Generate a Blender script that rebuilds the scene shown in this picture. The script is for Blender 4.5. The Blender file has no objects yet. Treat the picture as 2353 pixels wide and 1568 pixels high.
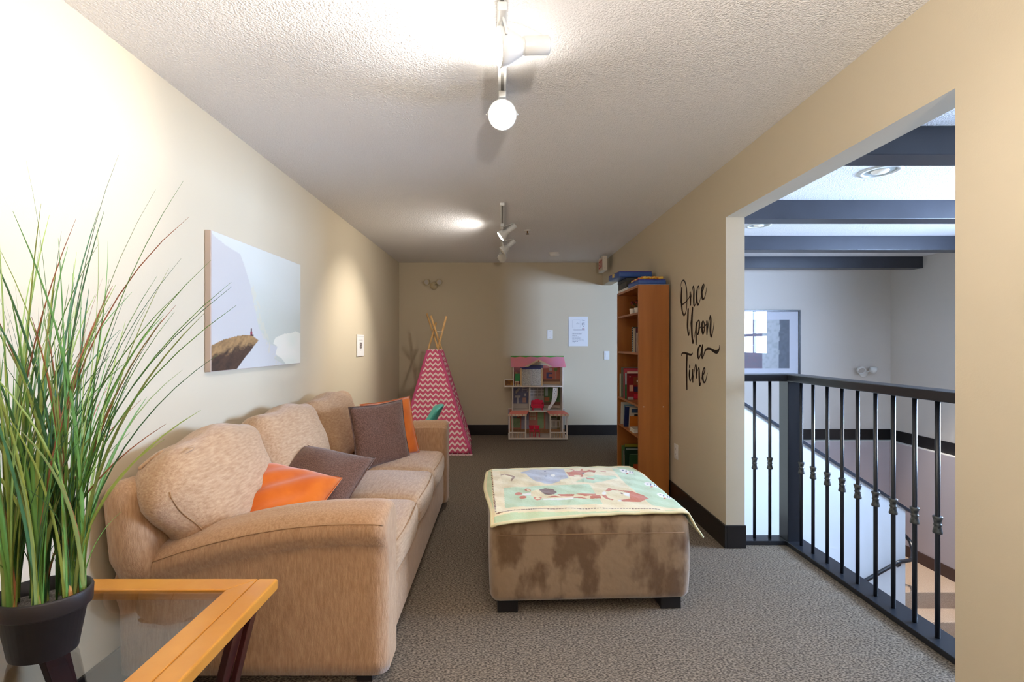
import bpy, math, random
from mathutils import Vector, Matrix
from math import sin, cos, pi, radians, sqrt

# ------------------------------------------------------------------ camera, world, light, exposure
scene = bpy.context.scene
COL = scene.collection
F, U0, V0, CZ = 1060.0, 1154.0, 789.0, 1.30      # focal length (px of the 2353 frame), vanishing point, eye height
cam_d = bpy.data.cameras.new('camera'); cam = bpy.data.objects.new('camera', cam_d); COL.objects.link(cam)
cam_d.sensor_width = 36.0; cam_d.lens = 36.0 * F / 2353.0
cam_d.shift_x = (1176.5 - U0) / 2353.0; cam_d.shift_y = (V0 - 784.0) / 2353.0
cam_d.clip_start = 0.02
cam.location = (0, 0, CZ); cam.rotation_euler = (pi / 2, 0, 0)
scene.camera = cam
vs = scene.view_settings
vs.view_transform = 'Standard'; vs.look = 'None'; vs.gamma = 1.0; vs.use_curve_mapping = False
vs.exposure = 0.36

world = bpy.data.worlds.new('daylight'); scene.world = world; world.use_nodes = True
wn = world.node_tree.nodes; wl = world.node_tree.links
bg = wn['Background']
tcw = wn.new('ShaderNodeTexCoord'); sepw = wn.new('ShaderNodeSeparateXYZ'); rampw = wn.new('ShaderNodeValToRGB')
wl.new(tcw.outputs['Generated'], sepw.inputs[0]); wl.new(sepw.outputs['Z'], rampw.inputs[0]); wl.new(rampw.outputs[0], bg.inputs[0])
rampw.color_ramp.elements[0].color = (0.50, 0.68, 1.0, 1); rampw.color_ramp.elements[1].color = (0.45, 0.68, 1.0, 1)
SKY = 112.0
bg.inputs[1].default_value = SKY

WARM = (1.0, 0.94, 0.87)
LAMP_FLOOD, LAMP_BEAM = 24.0, 60.0

# ------------------------------------------------------------------ helpers
def lin(r, g, b):
    f = lambda c: (c / 255 / 12.92) if c <= 10.31 else ((c / 255 + 0.055) / 1.055) ** 2.4
    return (f(r), f(g), f(b))
def PX(u, v, Y): return Vector(((u - U0) / F * Y, Y, CZ - (v - V0) / F * Y))
def PZ(u, v, z):
    Y = (CZ - z) * F / (v - V0); return Vector(((u - U0) / F * Y, Y, z))

MATS = {}
def mat(name, col, rough=0.6, col2=None, nscale=8.0, stretch=(1, 1, 1), detail=3, lo=0.35, hi=0.65, bump=0.0, bscale=60.0,
        bstretch=None, metal=0.0, sheen=0.0, spec=0.5, coat=0.0, emit=None, estr=0.0):
    if name in MATS: return MATS[name]
    m = bpy.data.materials.new(name); m.use_nodes = True
    nt = m.node_tree; b = nt.nodes['Principled BSDF']
    b.inputs['Base Color'].default_value = (*col, 1); b.inputs['Roughness'].default_value = rough
    b.inputs['Metallic'].default_value = metal; b.inputs['Specular IOR Level'].default_value = spec
    b.inputs['Sheen Weight'].default_value = sheen; b.inputs['Coat Weight'].default_value = coat
    if emit: b.inputs['Emission Color'].default_value = (*emit, 1); b.inputs['Emission Strength'].default_value = estr
    tc = nt.nodes.new('ShaderNodeTexCoord')
    def noise(scale, st, det):
        mp = nt.nodes.new('ShaderNodeMapping'); mp.inputs['Scale'].default_value = st
        nz = nt.nodes.new('ShaderNodeTexNoise'); nz.inputs['Scale'].default_value = scale; nz.inputs['Detail'].default_value = det
        nt.links.new(tc.outputs['Object'], mp.inputs[0]); nt.links.new(mp.outputs[0], nz.inputs['Vector'])
        return nz
    if col2:
        nz = noise(nscale, stretch, detail); r = nt.nodes.new('ShaderNodeValToRGB')
        r.color_ramp.elements[0].position = lo; r.color_ramp.elements[0].color = (*col, 1)
        r.color_ramp.elements[1].position = hi; r.color_ramp.elements[1].color = (*col2, 1)
        nt.links.new(nz.outputs['Fac'], r.inputs[0]); nt.links.new(r.outputs[0], b.inputs['Base Color'])
    if bump:
        nz = noise(bscale, bstretch or (1, 1, 1), 2); bp = nt.nodes.new('ShaderNodeBump'); bp.inputs['Strength'].default_value = bump
        bp.inputs['Distance'].default_value = 0.02
        nt.links.new(nz.outputs['Fac'], bp.inputs['Height']); nt.links.new(bp.outputs[0], b.inputs['Normal'])
    MATS[name] = m
    return m
def vmat(name, rough=0.7, sheen=0.0, bump=0.0, bscale=80, coat=0.0):
    m = mat(name, (.5, .5, .5), rough, sheen=sheen, bump=bump, bscale=bscale, coat=coat); nt = m.node_tree
    if not any(n.type == 'VERTEX_COLOR' for n in nt.nodes):
        a = nt.nodes.new('ShaderNodeVertexColor'); a.layer_name = 'Col'
        nt.links.new(a.outputs[0], nt.nodes['Principled BSDF'].inputs['Base Color'])
    return m
def glassmat(name, tint, rough=0.0, ior=1.5, boost=1.0):
    m = bpy.data.materials.new(name); m.use_nodes = True; nt = m.node_tree; nt.nodes.clear()
    o = nt.nodes.new('ShaderNodeOutputMaterial'); mx = nt.nodes.new('ShaderNodeMixShader')
    t = nt.nodes.new('ShaderNodeBsdfTransparent'); g = nt.nodes.new('ShaderNodeBsdfGlossy'); ge = nt.nodes.new('ShaderNodeNewGeometry'); dt = nt.nodes.new('ShaderNodeVectorMath'); dt.operation = 'DOT_PRODUCT'
    t.inputs[0].default_value = (*tint, 1); g.inputs['Roughness'].default_value = rough; F0 = ((ior - 1) / (ior + 1)) ** 2 * boost
    def op(o_, a, b_):      # Schlick reflectance, the same from both sides of the pane
        n = nt.nodes.new('ShaderNodeMath'); n.operation = o_
        for i, q_ in enumerate((a, b_)):
            if isinstance(q_, (int, float)): n.inputs[i].default_value = q_
            elif q_ is not None: nt.links.new(q_, n.inputs[i])
        return n.outputs[0]
    nt.links.new(ge.outputs['Incoming'], dt.inputs[0]); nt.links.new(ge.outputs['Normal'], dt.inputs[1])
    p5 = op('POWER', op('SUBTRACT', 1.0, op('ABSOLUTE', dt.outputs['Value'], None)), 5.0)
    nt.links.new(op('ADD', op('MULTIPLY', p5, 1 - F0), F0), mx.inputs[0])
    nt.links.new(t.outputs[0], mx.inputs[1]); nt.links.new(g.outputs[0], mx.inputs[2]); nt.links.new(mx.outputs[0], o.inputs[0])
    return m

WM = {}
def wmat(o): return WM.get(o.name, Matrix.Identity(4))
def settags(o, label=None, cat=None, group=None, kind=None):
    if label: o['label'] = label
    if cat: o['category'] = cat
    if group: o['group'] = group
    if kind: o['kind'] = kind
    return o
def thing(name, label, cat, loc=(0, 0, 0), rotz=0.0, group=None):
    o = bpy.data.objects.new(name, None); COL.objects.link(o); o.empty_display_size = 0.05
    o.location = loc; o.rotation_euler = (0, 0, rotz)
    WM[o.name] = Matrix.Translation(Vector(loc)) @ Matrix.Rotation(rotz, 4, 'Z')
    return settags(o, label, cat, group)

class MB:
    def __init__(s): s.v = []; s.f = []; s.c = []
    def add(s, vs_, fs_, M=None):
        n = len(s.v)
        s.v += [tuple(M @ Vector(p)) if M is not None else tuple(p) for p in vs_]
        s.f += [tuple(i + n for i in f) for f in fs_]; return s
    def box(s, x0, y0, z0, x1, y1, z1, M=None):
        v = [(x, y, z) for z in (z0, z1) for y in (y0, y1) for x in (x0, x1)]
        return s.add(v, [(0, 2, 3, 1), (4, 5, 7, 6), (0, 1, 5, 4), (2, 6, 7, 3), (0, 4, 6, 2), (1, 3, 7, 5)], M)
    def beam(s, p, q, w, h, up=(0, 0, 1)):
        p = Vector(p); q = Vector(q); d = (q - p).normalized(); r = d.cross(Vector(up)).normalized(); u = r.cross(d)
        v = [c + r * (a * w / 2) + u * (b * h / 2) for c in (p, q) for b in (-1, 1) for a in (-1, 1)]
        return s.add(v, [(0, 1, 3, 2), (4, 6, 7, 5), (0, 4, 5, 1), (2, 3, 7, 6), (0, 2, 6, 4), (1, 5, 7, 3)])
    def prism(s, poly, fn, a, b):
        """poly = [(s,t)], fn(s,t,k) -> 3-D point, extruded from k=a to k=b"""
        n = len(poly); v = [fn(p, q, a) for p, q in poly] + [fn(p, q, b) for p, q in poly]
        f = [tuple(range(n))[::-1], tuple(range(n, 2 * n))] + [(i, (i + 1) % n, n + (i + 1) % n, n + i) for i in range(n)]
        return s.add(v, f)
    def tube(s, pts, rad, n=8, cap=True):
        pts = [Vector(p) for p in pts]; m = len(pts)
        rad = rad if isinstance(rad, (list, tuple)) else [rad] * m
        vv = []; ref = None
        for i, p in enumerate(pts):
            t = (pts[min(i + 1, m - 1)] - pts[max(i - 1, 0)]).normalized()
            if ref is None: ref = Vector((0, 0, 1)) if abs(t.z) < 0.9 else Vector((1, 0, 0))
            r = t.cross(ref).normalized(); u = r.cross(t).normalized(); ref = u
            vv += [p + (r * cos(2 * pi * k / n) + u * sin(2 * pi * k / n)) * rad[i] for k in range(n)]
        ff = [(i * n + k, i * n + (k + 1) % n, (i + 1) * n + (k + 1) % n, (i + 1) * n + k) for i in range(m - 1) for k in range(n)]
        if cap: ff += [tuple(range(n))[::-1], tuple(range((m - 1) * n, m * n))]
        return s.add(vv, ff)
    def lathe(s, prof, n=20, M=None, sx=1.0, sy=1.0, cap=True):
        """prof = [(r,z)]"""
        v = [(r * cos(2 * pi * k / n) * sx, r * sin(2 * pi * k / n) * sy, z) for r, z in prof for k in range(n)]
        f = [(i * n + k, i * n + (k + 1) % n, (i + 1) * n + (k + 1) % n, (i + 1) * n + k) for i in range(len(prof) - 1) for k in range(n)]
        if cap: f += [tuple(range(n))[::-1], tuple(range((len(prof) - 1) * n, len(prof) * n))]
        return s.add(v, f, M)
    def rbox(s, hx, hy, hz, r, M=None, m=(6, 6, 6), k=4, fn=None):
        """rounded box of half sizes h; fn deforms a point"""
        h = (hx, hy, hz); ax = []
        for a in range(3):
            rr = min(r, h[a] * 0.98); l = []
            for i in range(k): l.append(-h[a] + rr * (1 - cos(pi / 2 * i / k)) )
            for i in range(m[a] + 1): l.append(-h[a] + rr + (2 * h[a] - 2 * rr) * i / m[a])
            for i in range(k): l.append(h[a] - rr * (1 - cos(pi / 2 * (k - 1 - i) / k)))
            ax.append(l)
        N = [len(l) for l in ax]; idx = {}; v = []; f = []
        def vid(i, j, l):
            key = (i, j, l)
            if key not in idx:
                q = Vector((ax[0][i], ax[1][j], ax[2][l])); inn = Vector([max(-(h[a] - min(r, h[a] * .98)), min(h[a] - min(r, h[a] * .98), q[a])) for a in range(3)])
                d = q - inn
                p = inn + d.normalized() * min(r, min(h) * .98) if d.length > 1e-9 else q
                if fn: p = Vector(fn(p))
                idx[key] = len(v); v.append(p)
            return idx[key]
        for a, b, c in ((0, 1, 2), (1, 2, 0), (2, 0, 1)):
            for side in (0, N[c] - 1):
                for i in range(N[a] - 1):
                    for j in range(N[b] - 1):
                        q = []
                        for di, dj in ((0, 0), (1, 0), (1, 1), (0, 1)):
                            t = [0, 0, 0]; t[a] = i + di; t[b] = j + dj; t[c] = side; q.append(vid(*t))
                        f.append(tuple(q) if side else tuple(q[::-1]))
        return s.add(v, f, M)
    def grid(s, nu, nv, fn, colfn=None):
        n = len(s.v)
        for j in range(nv + 1):
            for i in range(nu + 1):
                s.v.append(tuple(fn(i / nu, j / nv)))
                if colfn: s.c.append(colfn(i / nu, j / nv))
        s.f += [(n + j * (nu + 1) + i, n + j * (nu + 1) + i + 1, n + (j + 1) * (nu + 1) + i + 1, n + (j + 1) * (nu + 1) + i) for j in range(nv) for i in range(nu)]
        return s
    def mesh(s, name, M=None):
        me = bpy.data.meshes.new(name)
        me.from_pydata([M @ Vector(p) for p in s.v] if M is not None else s.v, [], s.f); me.update()
        if s.c:
            a = me.color_attributes.new('Col', 'FLOAT_COLOR', 'POINT')
            flat = []
            for c in s.c: flat += [c[0], c[1], c[2], 1.0]
            a.data.foreach_set('color', flat)
        return me
    def build(s, name, m, parent=None, smooth=False, bevel=0.0, seg=2, label=None, cat=None, group=None, kind=None, local=False, solid=0.0, subsurf=0, origin=None):
        M = None; W = Matrix.Identity(4)
        if parent is not None and not local: M = wmat(parent).inverted()
        if origin is not None: M = Matrix.Translation(-Vector(origin))
        me = s.mesh(name, M)
        if m: me.materials.append(m)
        if smooth:
            me.polygons.foreach_set('use_smooth', [True] * len(me.polygons))
        o = bpy.data.objects.new(name, me); COL.objects.link(o)
        if origin is not None: o.location = origin
        if parent is not None:
            o.parent = parent; WM[o.name] = wmat(parent)
        elif origin is not None: WM[o.name] = Matrix.Translation(Vector(origin))
        if solid: md = o.modifiers.new('solid', 'SOLIDIFY'); md.thickness = solid; md.offset = -1
        if bevel:
            md = o.modifiers.new('bevel', 'BEVEL'); md.width = bevel; md.segments = seg; md.limit_method = 'ANGLE'; md.angle_limit = radians(40)
        if subsurf: md = o.modifiers.new('sub', 'SUBSURF'); md.levels = subsurf; md.render_levels = subsurf
        return settags(o, label, cat, group, kind)
def basis(loc, x, y, z):
    M = Matrix.Identity(4)
    for i, a in enumerate((Vector(x), Vector(y), Vector(z))): M[0][i], M[1][i], M[2][i] = a
    M[0][3], M[1][3], M[2][3] = loc
    return M
def aim(loc, d, up=(0, 0, 1)):
    z = Vector(d).normalized(); x = Vector(up).cross(z).normalized(); y = z.cross(x); return basis(loc, x, y, z)
def catmull(pts, n=6):
    out = []; P = [pts[0]] + list(pts) + [pts[-1]]
    for i in range(1, len(P) - 2):
        for k in range(n):
            t = k / n
            out.append(tuple(0.5 * (2 * b + (c - a) * t + (2 * a - 5 * b + 4 * c - d) * t * t + (-a + 3 * b - 3 * c + d) * t ** 3)
                             for a, b, c, d in zip(P[i - 1], P[i], P[i + 1], P[i + 2])))
    out.append(tuple(pts[-1])); return out
def link_copy(o, parent, loc):
    c = o.copy(); COL.objects.link(c); c.parent = parent; c.location = loc; return c
def inpoly(x, y, poly):
    r = False; j = len(poly) - 1
    for i in range(len(poly)):
        xi, yi = poly[i]; xj, yj = poly[j]
        if (yi > y) != (yj > y) and x < (xj - xi) * (y - yi) / (yj - yi) + xi: r = not r
        j = i
    return r
rnd = random.Random(7)
def hash2(x, y):
    return (sin(x * 127.1 + y * 311.7) * 43758.5453) % 1.0
def vnoise(x, y):
    xi, yi = math.floor(x), math.floor(y); fx, fy = x - xi, y - yi
    fx = fx * fx * (3 - 2 * fx); fy = fy * fy * (3 - 2 * fy)
    a, b, c, d = hash2(xi, yi), hash2(xi + 1, yi), hash2(xi, yi + 1), hash2(xi + 1, yi + 1)
    return (a + (b - a) * fx) * (1 - fy) + (c + (d - c) * fx) * fy

# ------------------------------------------------------------------ materials
M_wall = mat('beige wall paint', lin(201, 188, 163), 0.75, bump=0.03, bscale=180)
M_well = mat('pale grey wall paint', lin(212, 203, 194), 0.75, bump=0.03, bscale=180)
M_ceil = mat('textured ceiling plaster', lin(240, 238, 238), 0.9, lin(230, 228, 228), 150, lo=.3, hi=.7, bump=0.4, bscale=140)
M_base = mat('dark baseboard', lin(30, 26, 25), 0.35)
M_carpet = mat('speckled grey brown carpet', lin(74, 65, 56), 0.95, lin(150, 136, 119), 160, (0.6, 1.4, 1), 2, .38, .64, bump=0.16, bscale=220, bstretch=(.6, 1.4, 1), spec=.1)
M_stair = mat('brown stair carpet', lin(186, 158, 134), 0.95, lin(210, 184, 158), 160, bump=0.5, bscale=200, spec=.1)
M_black = mat('black painted metal', lin(34, 36, 42), 0.30, spec=.6)
M_beam = mat('dark grey painted beam', lin(52, 54, 62), 0.32, lin(46, 47, 54), 3)
M_collar = mat('worn collar metal', lin(52, 53, 56), 0.4, lin(104, 104, 100), 60, metal=.4)
M_sofa = mat('tan chenille', lin(166, 125, 89), 0.85, lin(192, 154, 118), 60, (2.2, 2.2, .35), 3, .30, .72, bump=0.25, bscale=160, bstretch=(2, 2, .4), sheen=.35, spec=.2)
M_sofa2 = mat('tan chenille cushion', lin(172, 134, 99), 0.85, lin(200, 166, 131), 60, (2.0, .4, 2.0), 3, .30, .72, bump=0.25, bscale=160, bstretch=(.4, 2, 2), sheen=.35, spec=.2)
M_seam = mat('tan seam piping', lin(166, 128, 92), 0.9)
M_sofafoot = mat('dark sofa foot', lin(32, 24, 20), 0.5)
M_suede = mat('brown suede', lin(100, 75, 50), 0.9, lin(138, 114, 87), 12, (1, 1, .55), 8, .38, .55, bump=.12, bscale=30, sheen=.5, spec=.1)
M_orange = mat('orange velvet', lin(200, 92, 0), 0.75, lin(214, 106, 4), 9, bump=.08, bscale=20, sheen=.4, spec=.2)
M_brown = mat('brown pillow weave', lin(92, 62, 48), 0.9, lin(122, 90, 74), 150, bump=.3, bscale=220, sheen=.25, spec=.15)
M_oak = mat('honey table wood', lin(198, 130, 46), 0.32, lin(212, 148, 62), 5, (1, 1, 1), 3, bump=.02, bscale=40, coat=.3)
M_cherry = mat('dark cherry leg wood', lin(44, 16, 14), 0.35, lin(66, 26, 22), 12, (1, 1, .2))
M_glass = glassmat('smoked table glass', (.80, .78, .75), 0.0, 1.6, 1.9)
M_pane = glassmat('window glass', (.96, .97, .98))
M_pglass = glassmat('picture glass', (.97, .97, .98), 0.0, 1.5, 1.6)
M_pot = mat('matt black pot', lin(36, 32, 34), 0.5)
M_soil = mat('grey pot filler', lin(112, 106, 104), 0.95, lin(140, 134, 130), 150, bump=.5, bscale=200)
M_sheath = mat('orange brown sheath', lin(206, 146, 84), 0.7)
M_white = mat('white plastic', lin(226, 224, 220), 0.4)
M_lampw = mat('white enamel', lin(222, 222, 220), 0.35)
M_shelf = mat('orange brown laminate', lin(150, 88, 34), 0.42, lin(172, 106, 48), 4, (3, 3, .25), 3, .3, .7)
M_shelfback = mat('laminate back panel', lin(126, 70, 24), 0.5)
M_blind = mat('dark shelf edge', lin(50, 36, 26), 0.6)

def floor_z(): return 0.0
XL, XR, XR2, YF = -1.46, 1.42, 1.54, 6.53
YB = -3.2
ZC, ZW = 2.44, 2.376
YN, YJ = 1.446, 2.93          # doorway to the stairwell
YD = 5.55                     # far opening
XW, YW = 5.22, 6.20           # stairwell right and far walls
ZL = -2.82

def struct(name, mb, m, **k): return mb.build(name, m, kind='structure', **k)

# ------------------------------------------------------------------ the setting
fl = MB().box(XL - .1, YB, -.28, XR2, YF + .1, 0)
fl.box(XR2, YB, -.28, 1.93, 3.06, 0).box(XR2, 5.1, -.28, 2.30, YF + .1, 0)
struct('floor', fl, M_carpet, label='speckled grey brown carpet floor')
struct('wall_left', MB().box(XL - .12, YB, 0, XL, YF, ZC + .1), M_wall)
struct('wall_far', MB().box(XL - .12, YF, 0, 2.36, YF + .12, ZC + .1), M_wall)
struct('wall_behind', MB().box(XL - .12, YB - .12, 0, XR2, YB, ZC + .1), M_wall)
wr = MB().box(XR, YB, 0, XR2, YN, ZC + .1).box(XR, YN, 2.10, XR2, YJ, ZC + .1).box(XR, YJ, 0, XR2, YD, ZC + .1).box(XR, YD, 2.12, XR2, YF, ZC + .1)
struct('wall_right', wr, M_wall, label='beige wall with a wide doorway to the stairwell')
struct('ceiling', MB().box(XL - .12, YB - .1, ZC, XR2, YF + .12, ZC + .12), M_ceil)
bb = .145
struct('baseboard_left', MB().box(XL, YB, 0, XL + .013, YF, bb), M_base, bevel=.003)
struct('baseboard_far', MB().box(XL + .013, YF - .013, 0, 2.3, YF, bb), M_base, bevel=.003)
struct('baseboard_right', MB().box(XR - .013, YJ - .013, 0, XR, YD, bb).box(XR, YJ - .013, 0, XR2 + .004, YJ, bb), M_base, bevel=.003)
struct('baseboard_near', MB().box(XR - .013, YB, 0, XR, YN + .013, bb).box(XR, YN, 0, XR2, YN + .013, bb), M_base, bevel=.003)

# stairwell shell
M_welllow = mat('mauve grey lower wall shade', lin(186, 175, 176), .75)  # shade on the lower walls, put into their colour
struct('wall_stairwell_far', MB().box(2.30, YW, 0, XW + .1, YW + .12, ZW + .1).box(2.30, YW, 0, 2.36, YF, ZW + .1), M_well)
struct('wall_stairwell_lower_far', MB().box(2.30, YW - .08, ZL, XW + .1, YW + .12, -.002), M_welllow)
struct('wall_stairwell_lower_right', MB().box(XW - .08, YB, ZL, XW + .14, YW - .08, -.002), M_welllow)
struct('trim_1', MB().box(2.36, YW - .08, -.002, XW, YW - .014, .004).box(XW - .08, YB, -.002, XW - .014, YW - .08, .004), M_white)
WY0, WY1, WZ0, WZ1 = 1.55, 3.30, 1.04, 2.16
ws = MB().box(XW, YB, 0, XW + .14, WY0, ZW + .1).box(XW, WY1, 0, XW + .14, YW, ZW + .1).box(XW, WY0, 0, XW + .14, WY1, WZ0).box(XW, WY0, WZ1, XW + .14, WY1, ZW + .1)
struct('wall_stairwell_right', ws, M_well)
struct('wall_stairwell_near', MB().box(XR2, YB - .12, ZL, XW + .1, YB, ZW + .1), M_well)
struct('wall_stairwell_left', MB().box(1.88, YB, ZL, 1.93, 3.06, -.28).box(1.54, 3.01, ZL, 1.93, 3.06, -.28).box(1.49, 3.06, ZL, 1.54, 5.05, -.28).box(1.54, 5.05, ZL, 2.3, 5.1, -.28), M_well)
struct('ceiling_stairwell', MB().box(XR2, YB - .1, ZW, XW + .14, YF + .12, ZW + .12), M_ceil)
struct('floor_lower', MB().box(1.5, YB, ZL - .1, XW + .14, YW + .1, ZL), M_stair)
struct('baseboard_stairwell', MB().box(2.36, YW - .014, 0, XW, YW, bb).box(XW - .014, YB, 0, XW, YW, bb), M_base, bevel=.003)
struct('baseboard_landing', MB().box(XW - .094, 5.02, -1.41, XW - .08, YW - .08, -1.27), mat('brown stair skirting', lin(74, 52, 46), .5), bevel=.003)

# window in the stairwell (daylight comes in here)
win = MB()
fr = .06
win.box(XW + .01, WY0, WZ0, XW + .10, WY0 + fr, WZ1).box(XW + .01, WY1 - fr, WZ0, XW + .10, WY1, WZ1)
win.box(XW + .01, WY0 + fr, WZ0, XW + .10, WY1 - fr, WZ0 + fr).box(XW + .01, WY0 + fr, WZ1 - fr, XW + .10, WY1 - fr, WZ1)
w1 = struct('window_1', win, M_white, label='white framed daylight window of the stairwell')
for i in (1, 2): MB().box(XW + .03, WY0 + (WY1 - WY0) * i / 3 - .02, WZ0 + fr, XW + .08, WY0 + (WY1 - WY0) * i / 3 + .02, WZ1 - fr).build('mullion', M_white, w1)
MB().box(XW + .035, WY0 + fr, 1.44, XW + .075, WY1 - fr, 1.50).build('transom', M_white, w1)
for i in range(3):
    a = WY0 + fr if i == 0 else WY0 + (WY1 - WY0) * i / 3 + .02; b = WY1 - fr if i == 2 else WY0 + (WY1 - WY0) * (i + 1) / 3 - .02
    for z0, z1 in ((WZ0 + fr, 1.44), (1.50, WZ1 - fr)):
        MB().box(XW + .05, a, z0, XW + .056, b, z1).build('pane', M_pane, w1)
pl = bpy.data.lights.new('window_portal', 'AREA'); pl.shape = 'RECTANGLE'; pl.size = WZ1 - WZ0; pl.size_y = WY1 - WY0; pl.cycles.is_portal = True
po = bpy.data.objects.new('window_portal', pl); COL.objects.link(po); po.location = (XW + .13, (WY0 + WY1) / 2, (WZ0 + WZ1) / 2); po.rotation_euler = (0, pi / 2, 0)

# ceiling beams
for i, (y, t) in enumerate(((2.28, 'nearest the doorway, highest in the picture'), (3.46, 'second from the doorway, between the two recessed lights'),
                            (4.61, 'third from the doorway, behind the farther recessed light'), (5.72, 'farthest back against the stairwell wall'))):
    MB().box(XR2, y, 2.233, XW, y + .15, ZW).build('ceiling_beam', M_beam, bevel=.004, label='dark grey ceiling beam ' + t, cat='beam', group='stairwell ceiling beams')

# stairs
st = thing('staircase', 'brown carpeted staircase turning at a landing in the stairwell', 'staircase', (4.3, 5.5, -1.41))
MB().box(4.37, 5.02, -1.62, XW - .082, YW - .08, -1.41).build('landing', M_stair, st, bevel=.012)
for i in range(8):
    x0 = 2.30 + .298 * i
    MB().box(x0, 5.12, -.176 * (i + 1) - .20, x0 + .31, YW - .082, -.176 * (i + 1)).build('step', M_stair, st, bevel=.012) if i < 7 else None
for i in range(7):
    z = -1.41 - .176 * (i + 1); y = 5.02 - .25 * (i + 1)
    MB().box(4.37, y, z - .20, XW - .082, y + .262, z).build('step', M_stair, st, bevel=.012)
# half wall beside the stairs
s0, s1 = PX(1711, 925, 5.0), PX(2085, 1168, 5.0); sl = (s1.z - s0.z) / (s1.x - s0.x)
zx = lambda x: min(.93, s0.z + sl * (x - s0.x))
xb = s0.x + (.93 - s0.z) / sl
kw = MB().prism([(XR2 + .001, ZL), (4.37, ZL), (4.37, zx(4.37) - .03), (xb, .90), (XR2 + .001, .90)], lambda p, q, k: (p, k, q), 5.0, 5.10)
hw = struct('wall_stair_half', kw, mat('white half wall paint', lin(226, 228, 232), .7), label='white sloping half wall beside the stairs')
MB().prism([(4.42, zx(4.42) - .035), (4.42, zx(4.42)), (xb, .93), (XR2 + .001, .93), (XR2 + .001, .895), (xb - .005, .895)], lambda p, q, k: (p, k, q), 4.97, 5.13).build('sloping_cap', M_beam, hw, bevel=.004)
# handrail on the half wall
hr = thing('stair_handrail', 'dark metal pipe handrail looping round the end of the half wall', 'handrail', (4.1, 4.92, -1.1))
pts = [PX(1900, 1385, 4.93), PX(1990, 1334, 4.93), PX(2050, 1300, 4.93), PX(2066, 1292, 4.93), PX(2080, 1290, 4.95), PX(2094, 1286, 5.0), PX(2098, 1272, 5.05), PX(2095, 1256, 5.10), PX(2086, 1238, 5.16), PX(2050, 1205, 5.17), PX(1990, 1165, 5.18)]
MB().tube(catmull([tuple(p) for p in pts], 5), .02, 10).build('rail', M_black, hr, smooth=True)
MB().tube([PX(2068, 1296, 4.94), PX(2066, 1300, 4.96), PX(2062, 1302, 5.0)], .012, 8).build('bracket', M_black, hr, smooth=True)

# ------------------------------------------------------------------ railing round the stairwell
rl = thing('stair_railing', 'black railing with collared balusters and square newel post around the stairwell', 'railing', (1.88, 2.3, 0))
MB().box(1.825, YB + .01, 0, 1.955, 3.06, .028).box(XR2 + .005, 2.965, 0, 1.825, 3.06, .028).build('base_plate', M_black, rl, bevel=.003)
MB().box(1.83, 2.955, .028, 1.925, 3.05, 1.055).build('newel_post', M_black, rl, bevel=.003)
MB().box(1.825, YB + .01, 1.055, 1.935, 3.055, 1.10).box(XR2 + .003, 2.95, 1.055, 1.825, 3.055, 1.10).build('top_rail', M_black, rl, bevel=.004)
bal = MB().tube([(0, 0, .028), (0, 0, 1.055)], .0095, 10)
col = MB().lathe([(.010, -.036), (.017, -.036), (.018, -.030), (.014, -.014), (.0125, -.004), (.015, -.002), (.015, .004), (.0125, .006), (.014, .018), (.0185, .034), (.017, .038), (.010, .038)], 12)
by = [2.90, 2.79, 2.668, 2.552, 2.44, 2.323, 2.218, 2.103, 1.992, 1.88, 1.767, 1.655, 1.543, 1.43, 1.318]
proto = colp = None
for (x, y) in [(1.880, y) for y in by] + [(1.646, 3.01), (1.746, 3.01)]:
    L = (x - 1.88, y - 2.3, 0)
    if proto is None:
        proto = bal.build('baluster', M_black, rl, smooth=True, local=True); proto.location = L
        colp = col.build('collar', M_collar, proto, smooth=True, local=True); colp.location = (0, 0, .515)
    else:
        b = link_copy(proto, rl, L); link_copy(colp, b, (0, 0, .515))

# ------------------------------------------------------------------ sofa
sf = thing('sofa', 'tan chenille three-seat sofa with loose cushions along the left wall', 'sofa', (-.95, 2.75, 0))
SY0, SY1 = 1.70, 3.81
def arm(y0, y1, flip):
    W = y1 - y0; XB, XF, rr = -1.44, -.432, .055
    st_ = [(XB, .02), (XB + .01, .008), (XB + .03, 0)] + [(XB + .03 + (XF - rr - XB - .03) * k / 16, 0) for k in range(1, 17)]
    st_ += [(XF - rr + rr * sin(a), rr * (1 - cos(a))) for a in [pi / 2 * k / 7 for k in range(1, 8)]]
    def top(x):
        t = (x - XB) / 1.0
        return .475 + .205 * max(0, sin(min(1, t * 1.12) * pi / 2)) ** 0.85
    secs = []; seam = []
    for x, e in st_:
        zt = top(x) - e * .55; f = e * .8
        side = catmull([(.026 + f, .055), (.022 + f, .25), (.020 + f, zt - .17), (.006 + f, zt - .125), (-.010 + f, zt - .085), (-.004 + f, zt - .045), (.028 + f * .8, zt - .014), (.078, zt - .001), (W * .5, zt + .004), (W - .07, zt - .004), (W - .022 - f * .8, zt - .035), (W - f, zt - .08), (W - f, .25), (W - f, .055)], 3)
        secs.append([(x, y0 + p if not flip else y1 - p, z_) for p, z_ in side])
        q_ = side[15]; seam.append((x + .001, (y0 + q_[0] - .002) if not flip else (y1 - q_[0] + .002), q_[1]))
    n = len(secs[0]); v = [p for q_ in secs for p in q_]; m_ = len(secs)
    f = [(i * n + k, i * n + (k + 1) % n, (i + 1) * n + (k + 1) % n, (i + 1) * n + k) for i in range(m_ - 1) for k in range(n)]
    if not flip: f = [q_[::-1] for q_ in f]
    mb = MB().add(v, f)
    for k_, sec in ((0, secs[0]), (1, secs[-1])):      # flat end panels
        q_ = tuple(range(n)); mb.add(sec, [q_ if (k_ == 0) == flip else q_[::-1]])
    return mb, seam[2:-3]
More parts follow.
